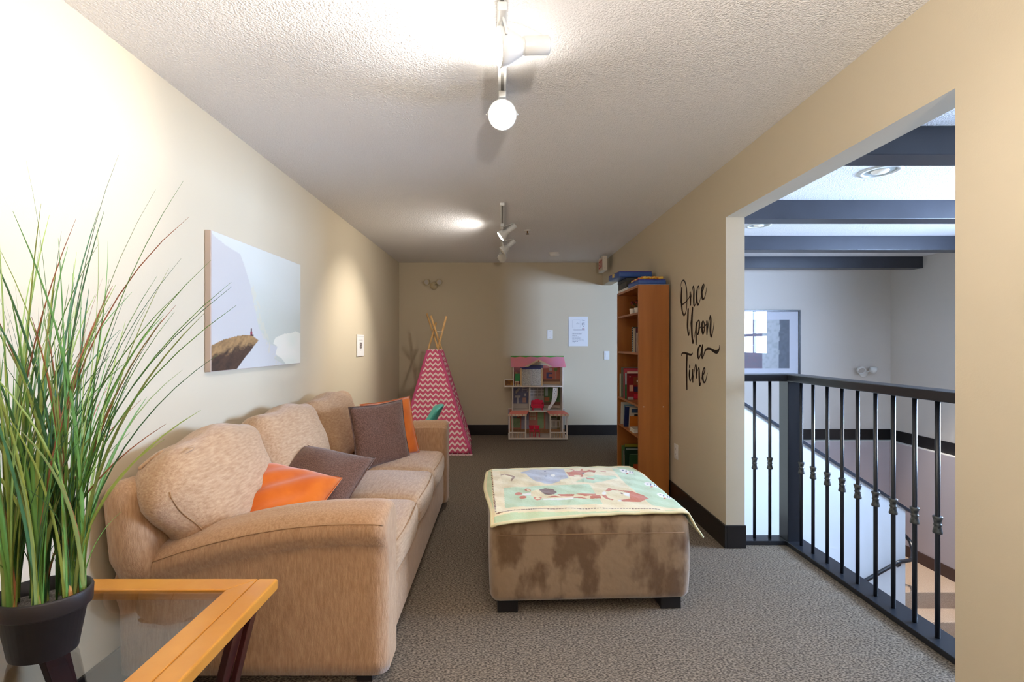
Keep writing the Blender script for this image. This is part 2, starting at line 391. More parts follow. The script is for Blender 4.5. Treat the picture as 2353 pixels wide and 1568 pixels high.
for (y0, y1, fl_) in ((SY0, SY0 + .225, False), (SY1 - .225, SY1, True)):
    mb, seam = arm(y0, y1, fl_)
    o = mb.build('arm', M_sofa, sf, smooth=True)
    MB().tube(seam, .0026, 6).build('seam', M_seam, o, smooth=True)
# base and back frame
MB().rbox(.44, (SY1 - SY0) / 2 - .20, .12, .03, Matrix.Translation((-.895, (SY0 + SY1) / 2, .18)), m=(4, 10, 2)).build('base', M_sofa, sf, smooth=True)
Mb = Matrix.Translation((-1.352, (SY0 + SY1) / 2, .44)) @ Matrix.Rotation(radians(-6), 4, 'Y')
def backfn(p): return (p.x + .012 * sin(p.y * 9), p.y * (1 - .09 * min(1, max(0, (.06 - p.z) / .2))), p.z + .012 * cos(p.y * 5))
MB().rbox(.075, (SY1 - SY0) / 2 + .065, .355, .07, Mb, m=(2, 14, 8), fn=backfn).build('back_frame', M_sofa, sf, smooth=True)
# seat cushions
for i in range(3):
    yc = 1.93 + .5517 * (i + .5)
    def sfn(p, i=i):
        c = max(0, 1 - (p.x / .31) ** 2) * max(0, 1 - (p.y / .28) ** 2)
        return (p.x + .018 * (1 - (p.y / .28) ** 2) * (1 if p.x > .2 else 0), p.y, p.z + .028 * c * (1 if p.z > 0 else .2) + .004 * sin(p.x * 17 + i) * sin(p.y * 13))
    o = MB().rbox(.315, .275, .085, .05, Matrix.Translation((-.765, yc, .385)), m=(8, 8, 3), fn=sfn).build('seat_cushion', M_sofa2, sf, smooth=True)
    pp = [(-.455, yc - .235, .452), (-.447, yc - .12, .455), (-.442, yc, .457), (-.447, yc + .12, .455), (-.455, yc + .235, .452)]
    MB().tube(catmull(pp, 4), .003, 6).build('piping', M_seam, o, smooth=True)
# back cushions
bw = (3.80 - 1.645) / 3
for i in range(3):
    yc = 1.645 + bw * (i + .5)
    def bfn(p, i=i):
        h, w = .27, bw / 2
        c = max(0, 1 - (p.z / h) ** 2) * max(0, 1 - (p.y / w) ** 2)
        x = p.x + .042 * c * (1 if p.x > 0 else -.3)
        x += .007 * sin(p.y * 23 + i * 2 + p.z * 9) * (1 if p.x > 0 else 0) * (1 - c) + .006 * sin(p.z * 30 + p.y * 6) * (abs(p.y) / w) ** 2
        z = p.z * (1 - .06 * (abs(p.y) / w) ** 3) + .018 * cos(p.y * 4.2) + .012 * sin(p.y * 19 + i) * (1 if p.z > .15 else 0)
        if i == 0 and p.y < 0 and p.z > -.1: z -= .075 * (-p.y / w) ** 1.6 * min(1, (p.z + .1) / .25)
        x = x * (1 - .38 * (abs(p.y) / w) ** 5)
        y = p.y * (1 - .05 * (abs(p.z) / h) ** 2)
        if (i == 0 and y < 0) or (i == 2 and y > 0): y -= .14 * (y / w) * max(0, min(1, (.10 - p.z) / .30))
        return (x, y, z)
    M = Matrix.Translation((-1.245, yc, .668)) @ Matrix.Rotation(radians(-19), 4, 'Y')
    o = MB().rbox(.10, bw / 2 + .006, .245, .085, M, m=(3, 14, 10), k=5, fn=bfn).build('back_cushion', M_sofa2, sf, smooth=True)
    for s in ((-1, 1) if i == 0 else (1,)):
        pp = []
        for k in range(11):
            z = -.2 + .34 * k / 10; q = Vector(bfn(Vector((.074, s * (bw / 2 - .030), z)))) + Vector((.004, s * .004, 0)); pp.append(tuple(M @ q))
        MB().tube(pp, .0028, 6).build('piping', M_seam, o, smooth=True)
    if i == 0:      # pleats gathered at the top near corner
        for k in range(4):
            q = [Vector(bfn(Vector((x_, -bw / 2 + y_ + .012 * k, .247 - .012 * k)))) for x_, y_ in ((-.05 + .03 * k, .05), (-.02 + .032 * k, .08), (.01 + .03 * k, .13))]
            MB().tube(catmull([tuple(M @ p) for p in q], 4), [.002] + [.007] * 4 + [.006] * 3 + [.001], 6).build('pleat', M_sofa2, o, smooth=True)
for x in (-1.33, -.53):
    for y in (SY0 + .10, SY1 - .10):
        MB().box(x - .03, y - .03, 0, x + .03, y + .03, .065).build('foot', M_sofafoot, sf)

# throw pillows
def pillow(name, label, c, r, u, half, th, m, seed, crease=.0):
    r = Vector(r).normalized(); u = Vector(u).normalized(); n = r.cross(u).normalized(); u = n.cross(r)
    mb = MB(); N = 22
    def pt(s, t, side):
        a, b = 2 * s - 1, 2 * t - 1
        k = 1 - .055 * (1 - b * b) * abs(a) ** 3; kk = 1 - .055 * (1 - a * a) * abs(b) ** 3
        e = max(0.0, (1 - abs(a) ** 2.6)) * max(0.0, (1 - abs(b) ** 2.6))
        h = th * e ** .55 * (1 + .10 * sin(seed + a * 5) * cos(b * 4 + seed)) + crease * sin(9 * (a - b) + seed) * e
        return Vector((a * half * k, b * half * kk, side * h))
    v = {}; vl = []; f = []
    for side in (1, -1):
        for j in range(N + 1):
            for i in range(N + 1):
                edge = i in (0, N) or j in (0, N)
                key = (i, j, 0 if edge else side)
                if key not in v: v[key] = len(vl); vl.append(pt(i / N, j / N, side))
    for side in (1, -1):
        g = lambda i, j: v[(i, j, 0 if (i in (0, N) or j in (0, N)) else side)]
        for j in range(N):
            for i in range(N):
                q = (g(i, j), g(i + 1, j), g(i + 1, j + 1), g(i, j + 1)); f.append(q if side == 1 else q[::-1])
    mb.add(vl, f, basis((0, 0, 0), r, u, n))
    o = thing(name, label, 'pillow', c, group='throw pillows on the sofa')
    mb.build('cover', m, o, smooth=True, local=True)
    e = [(-half, -half), (-half * .0, -half * .945), (half, -half), (half * .945, 0), (half, half), (0, half * .945), (-half, half), (-half * .945, 0), (-half, -half)]
    MB().tube([tuple(r * a + u * b) for a, b in e], .0035, 6).build('edge_seam', m, o, smooth=True, local=True)
    return o
pillow('throw_pillow', 'orange velvet pillow lying against the near end of the sofa back', (-1.055, 2.12, .565), (.95, -.10, -.16), (-.16, .72, .40), .225, .088, M_orange, 1, .008)
pillow('throw_pillow', 'brown pillow lying behind the near orange pillow mid sofa', (-.985, 2.43, .56), (.93, -.16, -.13), (-.20, .64, .46), .23, .085, M_brown, 3)
pillow('throw_pillow', 'brown square pillow standing upright at the far end of the sofa', (-.835, 3.17, .672), (.285, .33, .01), (-.10, 0, .385), .215, .055, M_brown, 5)
pillow('throw_pillow', 'orange velvet pillow peeking out behind the upright brown pillow', (-.80, 3.315, .680), (.285, .33, .02), (-.10, .02, .385), .212, .05, M_orange, 8)

# ------------------------------------------------------------------ ottoman and quilt
OT = (.41, 2.66, 0); OR = radians(2.2)
ot = thing('ottoman', 'large brown suede square ottoman on black block feet', 'ottoman', OT, OR)
def ofn(p):
    b = (1 - (p.z / .22) ** 2)
    return (p.x * (1 + .018 * b), p.y * (1 + .018 * b), p.z + (.012 * (1 - (p.x / .5) ** 2) * (1 - (p.y / .46) ** 2) if p.z > .1 else 0))
MB().rbox(.482, .452, .205, .045, Matrix.Translation((0, 0, .262)), m=(12, 12, 8), fn=ofn).build('body', M_suede, ot, smooth=True, local=True)
q = [(a * .483 , b * .455, .388) for a, b in ((-.93, -1), (.93, -1), (1, -.93), (1, .93), (.93, 1), (-.93, 1), (-1, .93), (-1, -.93), (-.93, -1))]
MB().tube(q, .004, 6).build('welt', mat('suede welt', lin(132, 104, 76), .9), ot, smooth=True, local=True)
for x in (-.40, .40):
    for y in (-.37, .37):
        MB().box(x - .05, y - .05, 0, x + .05, y + .05, .07).build('foot', mat('black block foot', lin(18, 15, 15), .45), ot, bevel=.004, local=True)

# quilt: print traced in metres on its own plane
QZ = .492
def Q(x, y):      # crop coordinates (scale 6.723, origin 1110,1050) -> plane
    p = PZ(1110 + x / 6.723, 1050 + y / 6.723, QZ); return (p.x, p.y)
def Q2(x, y):     # crop coordinates (scale 3.92, origin 1080,1030)
    p = PZ(1080 + x / 3.92, 1030 + y / 3.92, QZ); return (p.x, p.y)
cQ = dict(green=lin(200, 214, 168), cream=lin(244, 226, 182), mint=lin(196, 216, 174), blue=lin(186, 188, 196), rust=lin(196, 96, 36), dark=lin(112, 66, 34), white=lin(245, 240, 228), navy=lin(52, 62, 110), sand=lin(236, 218, 170), tan=lin(150, 105, 55))
def ell(cx, cy, rx, ry, rot=0, n=20, f=Q):
    return [f(cx + rx * cos(2 * pi * k / n) * cos(rot) - ry * sin(2 * pi * k / n) * sin(rot), cy + rx * cos(2 * pi * k / n) * sin(rot) + ry * sin(2 * pi * k / n) * cos(rot)) for k in range(n)]
def pg(l, f=Q): return [f(x, y) for x, y in l]
QS = [('cream', pg([(125, 205), (2060, 160), (3120, 740), (3250, 790), (3100, 806), (2300, 822), (480, 842), (165, 878)])),
      ('sand', pg([(250, 205), (1230, 180), (1420, 450), (320, 480)])),
      ('mint', pg([(320, 480), (1640, 440), (1850, 730), (340, 775)])),
      ('cream', pg([(1240, 180), (1980, 180), (2200, 420), (1640, 440), (1420, 450)])),
      ('mint', pg([(1420, 400), (1700, 290), (2040, 300), (2090, 340), (1700, 420)])),
      ('sand', pg([(1640, 440), (2200, 420), (2560, 730), (1860, 735)])),
      ('mint', pg([(1985, 180), (2330, 170), (3150, 760), (3000, 790), (2600, 740), (2200, 420)])),
      ('tan', pg([(270, 275), (330, 262), (450, 285), (490, 300), (485, 335), (455, 360), (445, 378), (428, 365), (440, 335), (455, 310), (330, 275), (270, 288)])),
      ('blue', pg([(585, 235), (750, 205), (1240, 190), (1320, 350), (1200, 365), (1180, 400), (1060, 425), (950, 425), (820, 390), (700, 310), (650, 265), (590, 260)])),
      ('white', ell(1080, 300, 35, 16)), ('navy', ell(957, 236, 14, 9)), ('navy', ell(970, 312, 14, 9)),
      ('rust', pg([(1270, 215), (1360, 190), (1420, 220), (1500, 215), (1520, 190), (1600, 195), (1660, 215), (1750, 225), (1720, 255), (1560, 250), (1540, 320), (1330, 320)])),
      ('sand', ell(1330, 225, 60, 25)), ('sand', ell(1640, 280, 90, 42)), ('dark', ell(1548, 262, 24, 16)), ('sand', ell(1460, 305, 60, 15)), ('sand', ell(1585, 205, 50, 12)),
      ('rust', pg([(1590, 330), (1640, 350), (1730, 350), (1700, 368), (1600, 365)])), ('rust', pg([(1795, 218), (1900, 232), (1900, 242), (1800, 230)])),
      ('rust', ell(550, 572, 55, 27)), ('rust', ell(615, 630, 58, 22)), ('white', pg([(600, 575), (800, 555), (790, 600), (640, 605)])),
      ('sand', pg([(740, 545), (860, 515), (960, 600), (1820, 590), (1840, 640), (1640, 650), (920, 645), (860, 620), (740, 615)])),
      ('rust', ell(690, 525, 50, 20, .3)), ('sand', ell(700, 528, 28, 9, .3)), ('dark', pg([(860, 515), (960, 495), (1080, 515), (1140, 560), (1100, 595), (1020, 605), (940, 585)])),
      ('rust', pg([(780, 625), (860, 618), (910, 632), (890, 665), (840, 675), (790, 660)])), ('sand', ell(845, 642, 36, 17)),
      ('rust', pg([(1145, 590), (1290, 582), (1410, 590), (1395, 618), (1200, 620)])), ('rust', pg([(1430, 588), (1740, 580), (1750, 595), (1580, 618)])),
      ('rust', pg([(980, 628), (1100, 615), (1250, 632), (1000, 636)])), ('rust', pg([(1650, 620), (1700, 605), (1810, 605), (1830, 655), (1660, 650)])), ('rust', pg([(1390, 636), (1500, 625), (1620, 650), (1400, 646)])),
      ('white', pg([(920, 650), (1400, 642), (1380, 668), (940, 672)])),
      ('rust', pg([(1815, 600), (1900, 600), (1930, 640), (2020, 660), (2000, 675), (1900, 660)])), ('rust', pg([(1890, 545), (1935, 495), (2060, 515), (2300, 540), (2480, 590), (2560, 640), (2440, 690), (2160, 695), (2100, 660), (2230, 655), (2260, 600)])),
      ('sand', pg([(1905, 575), (1990, 525), (2080, 520), (2260, 570), (2270, 650), (2140, 665), (1960, 650)])), ('white', ell(1870, 575, 34, 20)), ('white', pg([(2160, 560), (2260, 570), (2265, 625), (2190, 610)])), ('dark', ell(2140, 574, 22, 12, .5)), ('white', ell(2110, 680, 30, 14))]
for (x, y) in ((2180, 215), (2560, 420), (2760, 590)):
    QS += [('white', ell(x, y, 75, 32, .25)), ('white', ell(x + 90, y + 22, 60, 20, .25)), ('navy', ell(x - 20, y - 8, 20, 7)), ('navy', ell(x + 30, y + 2, 10, 20)), ('navy', ell(x + 90, y + 15, 8, 18)), ('navy', ell(x + 120, y + 25, 8, 14)), ('rust', ell(x + 45, y + 42, 18, 10))]
QB = [(min(p[0] for p in pl_), max(p[0] for p in pl_), min(p[1] for p in pl_), max(p[1] for p in pl_)) for _, pl_ in QS]
dash = []
for a, b, n in (((128, 225), (195, 855), 26), ((205, 855), (480, 812), 9), ((480, 812), (1000, 790), 14), ((1000, 795), (2350, 790), 30), ((2350, 790), (2750, 800), 9)):
    for k in range(n):
        t = k / n; p = Q(a[0] + (b[0] - a[0]) * t, a[1] + (b[1] - a[1]) * t); p2 = Q(a[0] + (b[0] - a[0]) * (t + .32 / n), a[1] + (b[1] - a[1]) * (t + .32 / n)); dash.append((p, p2))
# outline corners of the quilt (near-left, near-right, far-right, far-left)
qc = [PZ(1124, 1191, QZ), Vector((1.01, 2.235, QZ)), PZ(1446, 1071, QZ), PZ(1117, 1081, QZ)]
qc[3] = Vector((-.108, 2.96, QZ))
def qflat(s, t):
    p = (qc[0] * (1 - s) + qc[1] * s) * (1 - t) + (qc[3] * (1 - s) + qc[2] * s) * t
    p.y += (-.028 * sin(pi * s) ** .7) * -1 * (1 - t)
    p.x += .012 * sin(6 * t + 1) * (1 - s) ** 4
    return p
def qcol(s, t):
    p = qflat(s, t); x, y = p.x, p.y
    c = cQ['green']
    if s < .012 or t < .012 or s > .985 or t > .985: c = cQ['cream']
    for (nm, pl_), b in zip(QS, QB):
        if b[0] <= x <= b[1] and b[2] <= y <= b[3] and inpoly(x, y, pl_): c = cQ[nm]
    for a, b in dash:
        if min(a[0], b[0]) - .006 < x < max(a[0], b[0]) + .006 and min(a[1], b[1]) - .006 < y < max(a[1], b[1]) + .006:
            d = Vector((b[0] - a[0], b[1] - a[1])); L = d.length; w = Vector((x - a[0], y - a[1])); t_ = max(0, min(1, w.dot(d) / L / L))
            if (w - d * t_).length < .0042: c = cQ['dark']
    return c
OM = (Matrix.Translation(Vector(OT)) @ Matrix.Rotation(OR, 4, 'Z')); OMI = OM.inverted()
def qpos(s, t):
    p = qflat(s, t); L = OMI @ p
    z = .4845 + .011 * max(0, 1 - (L.x / .5) ** 2) * max(0, 1 - (L.y / .46) ** 2) + .0022 * sin(40 * p.x + 13 * p.y) * sin(31 * p.y - 7 * p.x) + .0025
    ex = max(0, L.x - .462); 
    if ex > 0:
        a = min(1.0, ex / .05); L.x = .462 + ex * (1 - .32 * a); z -= ex * .95 * a
    ey = max(0, -L.y - .425)
    z -= ey * .30
    exl = max(0, -L.x - .462); z -= exl * .35
    r = OM @ Vector((L.x, L.y, 0)); return (r.x, r.y, z)
qt = thing('baby_quilt', 'pastel baby quilt printed with animals draped over the brown ottoman', 'quilt', (.40, 2.66, .48))
MB().grid(300, 230, qpos, qcol).build('quilt_cloth', vmat('quilt print', .85, .3, .12, 45), qt, smooth=True, solid=.006)
edge = [qpos(s / 40, 0) for s in range(41)] + [qpos(1, t / 30) for t in range(1, 31)] + [qpos(1 - s / 40, 1) for s in range(1, 41)] + [qpos(0, 1 - t / 30) for t in range(1, 31)]
MB().tube([(x, y, z - .003) for x, y, z in edge], .006, 6).build('binding', mat('cream quilt binding', lin(226, 214, 168), .9), qt, smooth=True)

# ------------------------------------------------------------------ end table with glass
TZ = .56
tb = thing('end_table', 'honey wood end table with inset glass top beside the sofa arm', 'table', (-1.06, 1.10, 0))
TX0, TX1, TY0, TY1 = -1.425, -.705, .70, 1.452
def bar(x0, y0, x1, y1, z0=TZ - .035, z1=TZ): return MB().box(x0, y0, z0, x1, y1, z1)
MB().prism([(TX1, TY0), (TX1, TY1), (TX1 - .062, TY1), (TX1 - .062, TY0)], lambda p, q_, k: (p, q_, k), TZ - .035, TZ).build('edge_board', M_oak, tb, bevel=.006, seg=3)
MB().prism([(TX1 - .0625, TY0), (TX1 - .0625, TY1), (TX1 - .125, TY1 - .066), (TX1 - .125, TY0 + .066)], lambda p, q_, k: (p, q_, k), TZ - .033, TZ - .001).build('frame_board', M_oak, tb, bevel=.003)
MB().prism([(TX1 - .0625, TY1), (TX0, TY1), (TX0 + .066, TY1 - .066), (TX1 - .126, TY1 - .066)], lambda p, q_, k: (p, q_, k), TZ - .033, TZ - .001).build('frame_board', M_oak, tb, bevel=.003)
MB().prism([(TX0, TY1), (TX0, TY0), (TX0 + .066, TY0 + .066), (TX0 + .066, TY1 - .0665)], lambda p, q_, k: (p, q_, k), TZ - .033, TZ - .001).build('frame_board', M_oak, tb, bevel=.003)
MB().prism([(TX0, TY0), (TX1 - .0625, TY0), (TX1 - .126, TY0 + .066), (TX0 + .0665, TY0 + .066)], lambda p, q_, k: (p, q_, k), TZ - .033, TZ - .001).build('frame_board', M_oak, tb, bevel=.003)
MB().box(TX0 + .06, TY0 + .06, TZ - .014, TX1 - .119, TY1 - .06, TZ - .006).build('glass_top', M_glass, tb)
for (x, y, sx, sy) in ((TX1 - .045, TY1 - .05, -1, -1), (TX0 + .045, TY1 - .05, 1, -1), (TX1 - .045, TY0 + .05, -1, 1), (TX0 + .045, TY0 + .05, 1, 1)):
    lg = MB()
    lg.beam((x, y, TZ - .035), (x + sx * .13, y, 0), .035, .016, up=(1, 0, 0))
    lg.beam((x + sx * .012, y + sy * .055, TZ - .035), (x + sx * .16, y + sy * .02, 0), .055, .02, up=(1, 0, 0))
    lg.build('leg', M_cherry, tb, bevel=.002)
for y in (TY0 + .075, TY1 - .075):
    MB().box(TX0 + .17, y - .012, .20, TX1 - .17, y + .012, .235).build('stretcher', M_cherry, tb)

# ------------------------------------------------------------------ grass plant in a black pot
PC = Vector((-1.098, 1.105, TZ))
gp = thing('potted_grass', 'tall artificial onion grass in an oval black pot on the glass table', 'plant', PC)
prof = [(.0, .002), (.066, .002), (.070, .004), (.088, .105), (.094, .107), (.099, .112), (.1005, .145), (.099, .149), (.095, .149), (.091, .118), (.088, .108)]
pot = MB().lathe(prof, 40, None, 1.0, .77, cap=False).build('pot', M_pot, gp, smooth=True, local=True)
def soil(s, t):
    r = t * .091; a = 2 * pi * s; return (r * cos(a), r * sin(a) * .77, .112 + .006 * vnoise(r * cos(a) * 60, r * sin(a) * 60))
MB().grid(40, 8, soil).build('pot_filler', M_soil, gp, smooth=True, local=True)
greens = [mat('grass blade green', lin(96, 140, 62), .5), mat('grass blade yellow green', lin(156, 174, 88), .5), mat('grass blade dark green', lin(62, 104, 60), .5), mat('grass blade olive', lin(124, 138, 74), .5), mat('grass blade red brown', lin(160, 98, 66), .55)]
clumps = [(-.055, -.030), (-.03, -.045), (.022, -.035), (.058, .004), (.03, .03), (-.01, .01), (-.05, .03), (.0, .045), (.07, .02), (-.075, 0)]
for cx, cy in clumps:
    MB().lathe([(.006, .105), (.0075, .125), (.0065, .145), (.003, .165)], 8, Matrix.Translation((cx, cy, 0))).build('sheath', M_sheath, gp, smooth=True, local=True)
r2 = random.Random(11)
def blade(cx, cy, az, R, H, curl, w, m, tipdroop=0.0):
    mb = MB(); N = 12; pr = []
    for k in range(N + 1):
        t = k / N
        r = R * (.22 * t + .78 * t ** 2.4); z = .115 + H * (t - tipdroop * t ** 4)
        a = az + curl * (t - .3)
        pr.append(Vector((cx + r * cos(a), cy + r * sin(a) * .9, z)))
    v = []; f = []
    for k, p in enumerate(pr):
        t = k / N; ww = w * (1 - .80 * t ** 1.6) if k < N else .0004
        tg = (pr[min(k + 1, N)] - pr[max(k - 1, 0)]).normalized()
        sd = tg.cross(Vector((cos(az + 1.0 + curl), sin(az + 1.0 + curl), .2))).normalized(); nn = sd.cross(tg)
        v += [p - sd * ww, p + nn * ww * .5, p + sd * ww]
    for k in range(N):
        b = 3 * k; f += [(b, b + 1, b + 4, b + 3), (b + 1, b + 2, b + 5, b + 4)]
    mb.add(v, f); return mb.build('blade', m, gp, smooth=True, local=True)
for k in range(190):
    cx, cy = clumps[k % len(clumps)]; cx += r2.uniform(-.008, .008); cy += r2.uniform(-.008, .008)
    az = r2.uniform(-pi, pi)
    H = r2.uniform(.42, .84) if k % 9 else r2.uniform(.86, 1.02)
    R = r2.uniform(.03, .34) * (.55 + .6 * H)
    if cos(az) < -.2: R = min(R, .16)
    wy = sin(az) * R
    m = greens[r2.choice((0, 0, 1, 1, 2, 2, 3, 3, 4))]
    blade(cx, cy, az, R, H, r2.uniform(-.5, .5), r2.uniform(.0026, .0050), m, r2.uniform(0, .08))
for (az, R, H, c) in ((-.15, .44, .78, .1), (-.05, .42, .74, .15), (.1, .40, .80, 0), (-.3, .36, .84, .1), (.05, .34, .86, .2), (-.4, .30, 1.00, .2), (.3, .28, 1.06, -.2), (2.4, .15, 1.12, .4), (-.5, .17, 1.10, .5), (.0, .30, .70, -.3)):
    blade(.03, 0, az, R, H, c, .0034, greens[r2.choice((0, 2, 3))], .03)
for k in range(36):      # low curly inner blades
    cx, cy = clumps[k % len(clumps)]
    blade(cx, cy, r2.uniform(-pi, pi), r2.uniform(.02, .12), r2.uniform(.16, .36), r2.uniform(-1.2, 1.2), .0016, greens[2 if k % 3 else 0], .1)

# ------------------------------------------------------------------ canvas picture on the left wall
cv = thing('canvas_picture', 'wide canvas print of a rock ledge in mist on the left wall', 'picture', (XL, 2.77, 1.5))
CY0, CY1, CZ0, CZ1, CXF = 2.262, 3.268, 1.158, 1.857, XL + .032
MB().box(XL + .001, CY0, CZ0, CXF - .0008, CY1, CZ1).build('stretched_canvas', mat('canvas edge', lin(196, 178, 166), .8), cv, bevel=.003)
edge_m = [(0, .985), (.03, .965), (.07, .95), (.12, .93), (.25, .90), (.287, .827), (.352, .672), (.395, .503), (.44, .332), (.555, .196), (.665, .168), (.70, .13), (.62, .06), (.75, 0), (0, 0)]
rock = [(0, .184), (.095, .226), (.235, .26), (.33, .268), (.375, .262), (.44, .224), (.40, .19), (.352, .137), (.29, .08), (.217, .0), (0, 0)]
cloud = [(1, .30), (.93, .32), (.86, .30), (.76, .29), (.64, .25), (.61, .20), (.665, .168), (.64, .10), (.72, .06), (.78, 0), (1, 0)]
def ccol(s, t):
    n = vnoise(s * 5, t * 5)
    c = Vector(lin(206, 212, 214)).lerp(Vector(lin(192, 198, 194)), min(1, max(0, 1.1 - t + .3 * (n - .5))))
    c = c.lerp(Vector(lin(186, 190, 182)), .6 * min(1, max(0, (.75 - t + .2 * (n - .5)) / .5)) * min(1, max(0, (s - .3) / .2)))
    if inpoly(s, t, edge_m): c = Vector(lin(188, 189, 196)).lerp(Vector(lin(198, 200, 204)), n * .5 + max(0, .35 - t))
    d = abs(s - (.36 + .30 * (1 - t) ** 2.2)); 
    if t < .68 and d < .035 and vnoise(s * 60, t * 40) > .62: c = c.lerp(Vector(lin(206, 200, 180)), .45)
    if inpoly(s, t, cloud): c = Vector(lin(214, 218, 208)).lerp(Vector(lin(228, 224, 216)), vnoise(s * 8 + 3, t * 9))
    if inpoly(s, t, rock):
        tl = .184 + .08 * min(1, s / .3) - t
        g = vnoise(s * 30 + 5, t * 45 - s * 40) * .6 + vnoise(s * 90, t * 120) * .4
        a = Vector(lin(176, 142, 98)).lerp(Vector(lin(120, 92, 60)), g); b = Vector(lin(84, 60, 44)).lerp(Vector(lin(42, 28, 22)), g)
        k = min(1, max(0, (tl - .055 + .05 * (g - .5)) / .05)); c = a.lerp(b, k)
    if abs(s - .362) < .010 and .262 < t < .30: c = Vector(lin(140, 50, 64))
    if abs(s - .362) < .006 and .30 <= t < .322: c = Vector(lin(70, 40, 40))
    if abs(s - .370) < .014 and .258 < t < .272: c = Vector(lin(60, 40, 44))
    return (c[0] * .98, c[1] * .93, c[2] * .84)
MB().grid(230, 160, lambda s, t: (CXF, CY0 + .003 + s * (CY1 - CY0 - .006), CZ0 + .003 + t * (CZ1 - CZ0 - .006)), ccol).build('print', vmat('canvas print', .55), cv)

def page(name, label, cat, o, ux, uz, w, h, fn, nx, ny, th=.003, group=None, frame=None):
    """flat sheet; o = lower-left corner, ux across, normal = ux x up"""
    ux = Vector(ux); up = Vector((0, 0, 1)); n = ux.cross(up); o = Vector(o)
    t = thing(name, label, cat, o, group=group)
    b = MB(); v = [o + ux * a * w + up * c * h + n * d for d in (0, th) for c in (0, 1) for a in (0, 1)]
    b.add(v, [(0, 2, 3, 1), (4, 5, 7, 6), (0, 1, 5, 4), (2, 6, 7, 3), (0, 4, 6, 2), (1, 3, 7, 5)])
    b.build('sheet', frame or M_white, t)
    MB().grid(nx, ny, lambda s, q_: o + ux * (.004 + s * (w - .008)) + up * (.004 + q_ * (h - .008)) + n * (th + .0006), fn).build('print', vmat('paper print', .6), t)
    return t
PW = lin(226, 226, 228); PK = lin(90, 90, 96)
def notice(s, t):
    c = PW
    lines = [(.55, .03, .22, .85, .012), (.44, .02, .18, .75, .006), (.41, .02, .18, .68, .006), (.35, .02, .18, .45, .006), (.31, .02, .18, .55, .006), (.27, .02, .18, .66, .006), (.22, .02, .18, .80, .006), (.175, .02, .18, .82, .006), (.15, .02, .18, .5, .006), (.11, .02, .18, .34, .006)]
    for y, a, x0, x1, hh in lines:
        if abs(t - y) < hh * 1.1 and x0 < s < x1 and vnoise(s * 90, y * 99) > .25: c = lin(128, 130, 140) if hh < .01 else lin(96, 98, 108)
    if (abs(t - .90) < .004 or abs(t - .62) < .004) and .2 < s < .6: c = lin(188, 190, 196)
    if (abs(s - .2) < .006 or abs(s - .6) < .006) and .62 < t < .9: c = lin(188, 190, 196)
    if .4 < s < .56 and .74 < t < .79 and vnoise(s * 70, t * 70) > .55: c = lin(140, 144, 150)
    if .68 < s < .85 and (.70 < t < .81 or .86 < t < .90) and vnoise(s * 60, t * 90) > .5: c = lin(150, 152, 160)
    if .70 < s < .84 and .575 < t < .60: c = lin(60, 54, 72) if s < .76 else lin(176, 110, 124)
    if abs(s - .76) < .012 and abs(t - .665) < .016: c = lin(90, 92, 98)
    return c
page('wall_notice', 'large white printed notice sheet on the far wall above the dollhouse', 'notice', (.936, YF - .0035, 1.257), (1, 0, 0), 0, .278, .42, notice, 100, 150)
def card(s, t):
    c = lin(232, 230, 228)
    if abs(t - .80) < .012 and .3 < s < .7 and vnoise(s * 80, 3) > .3: c = lin(150, 150, 150)
    if abs(t - .75) < .012 and .18 < s < .82 and vnoise(s * 80, 9) > .3: c = lin(140, 140, 140)
    if .36 < s < .66 and .36 < t < .64: c = lin(72, 62, 58) if vnoise(s * 20, t * 20) > .38 else lin(170, 160, 158)
    if .42 < s < .6 and .26 < t < .30: c = lin(170, 170, 170)
    if t > .93 and t < .94: c = lin(190, 190, 190)
    return c
page('wall_card', 'small white card in a clear holder on the left wall past the canvas', 'notice', (XL + .003, 4.612, 1.166), (0, 1, 0), 0, .235, .222, card, 60, 60, th=.006)

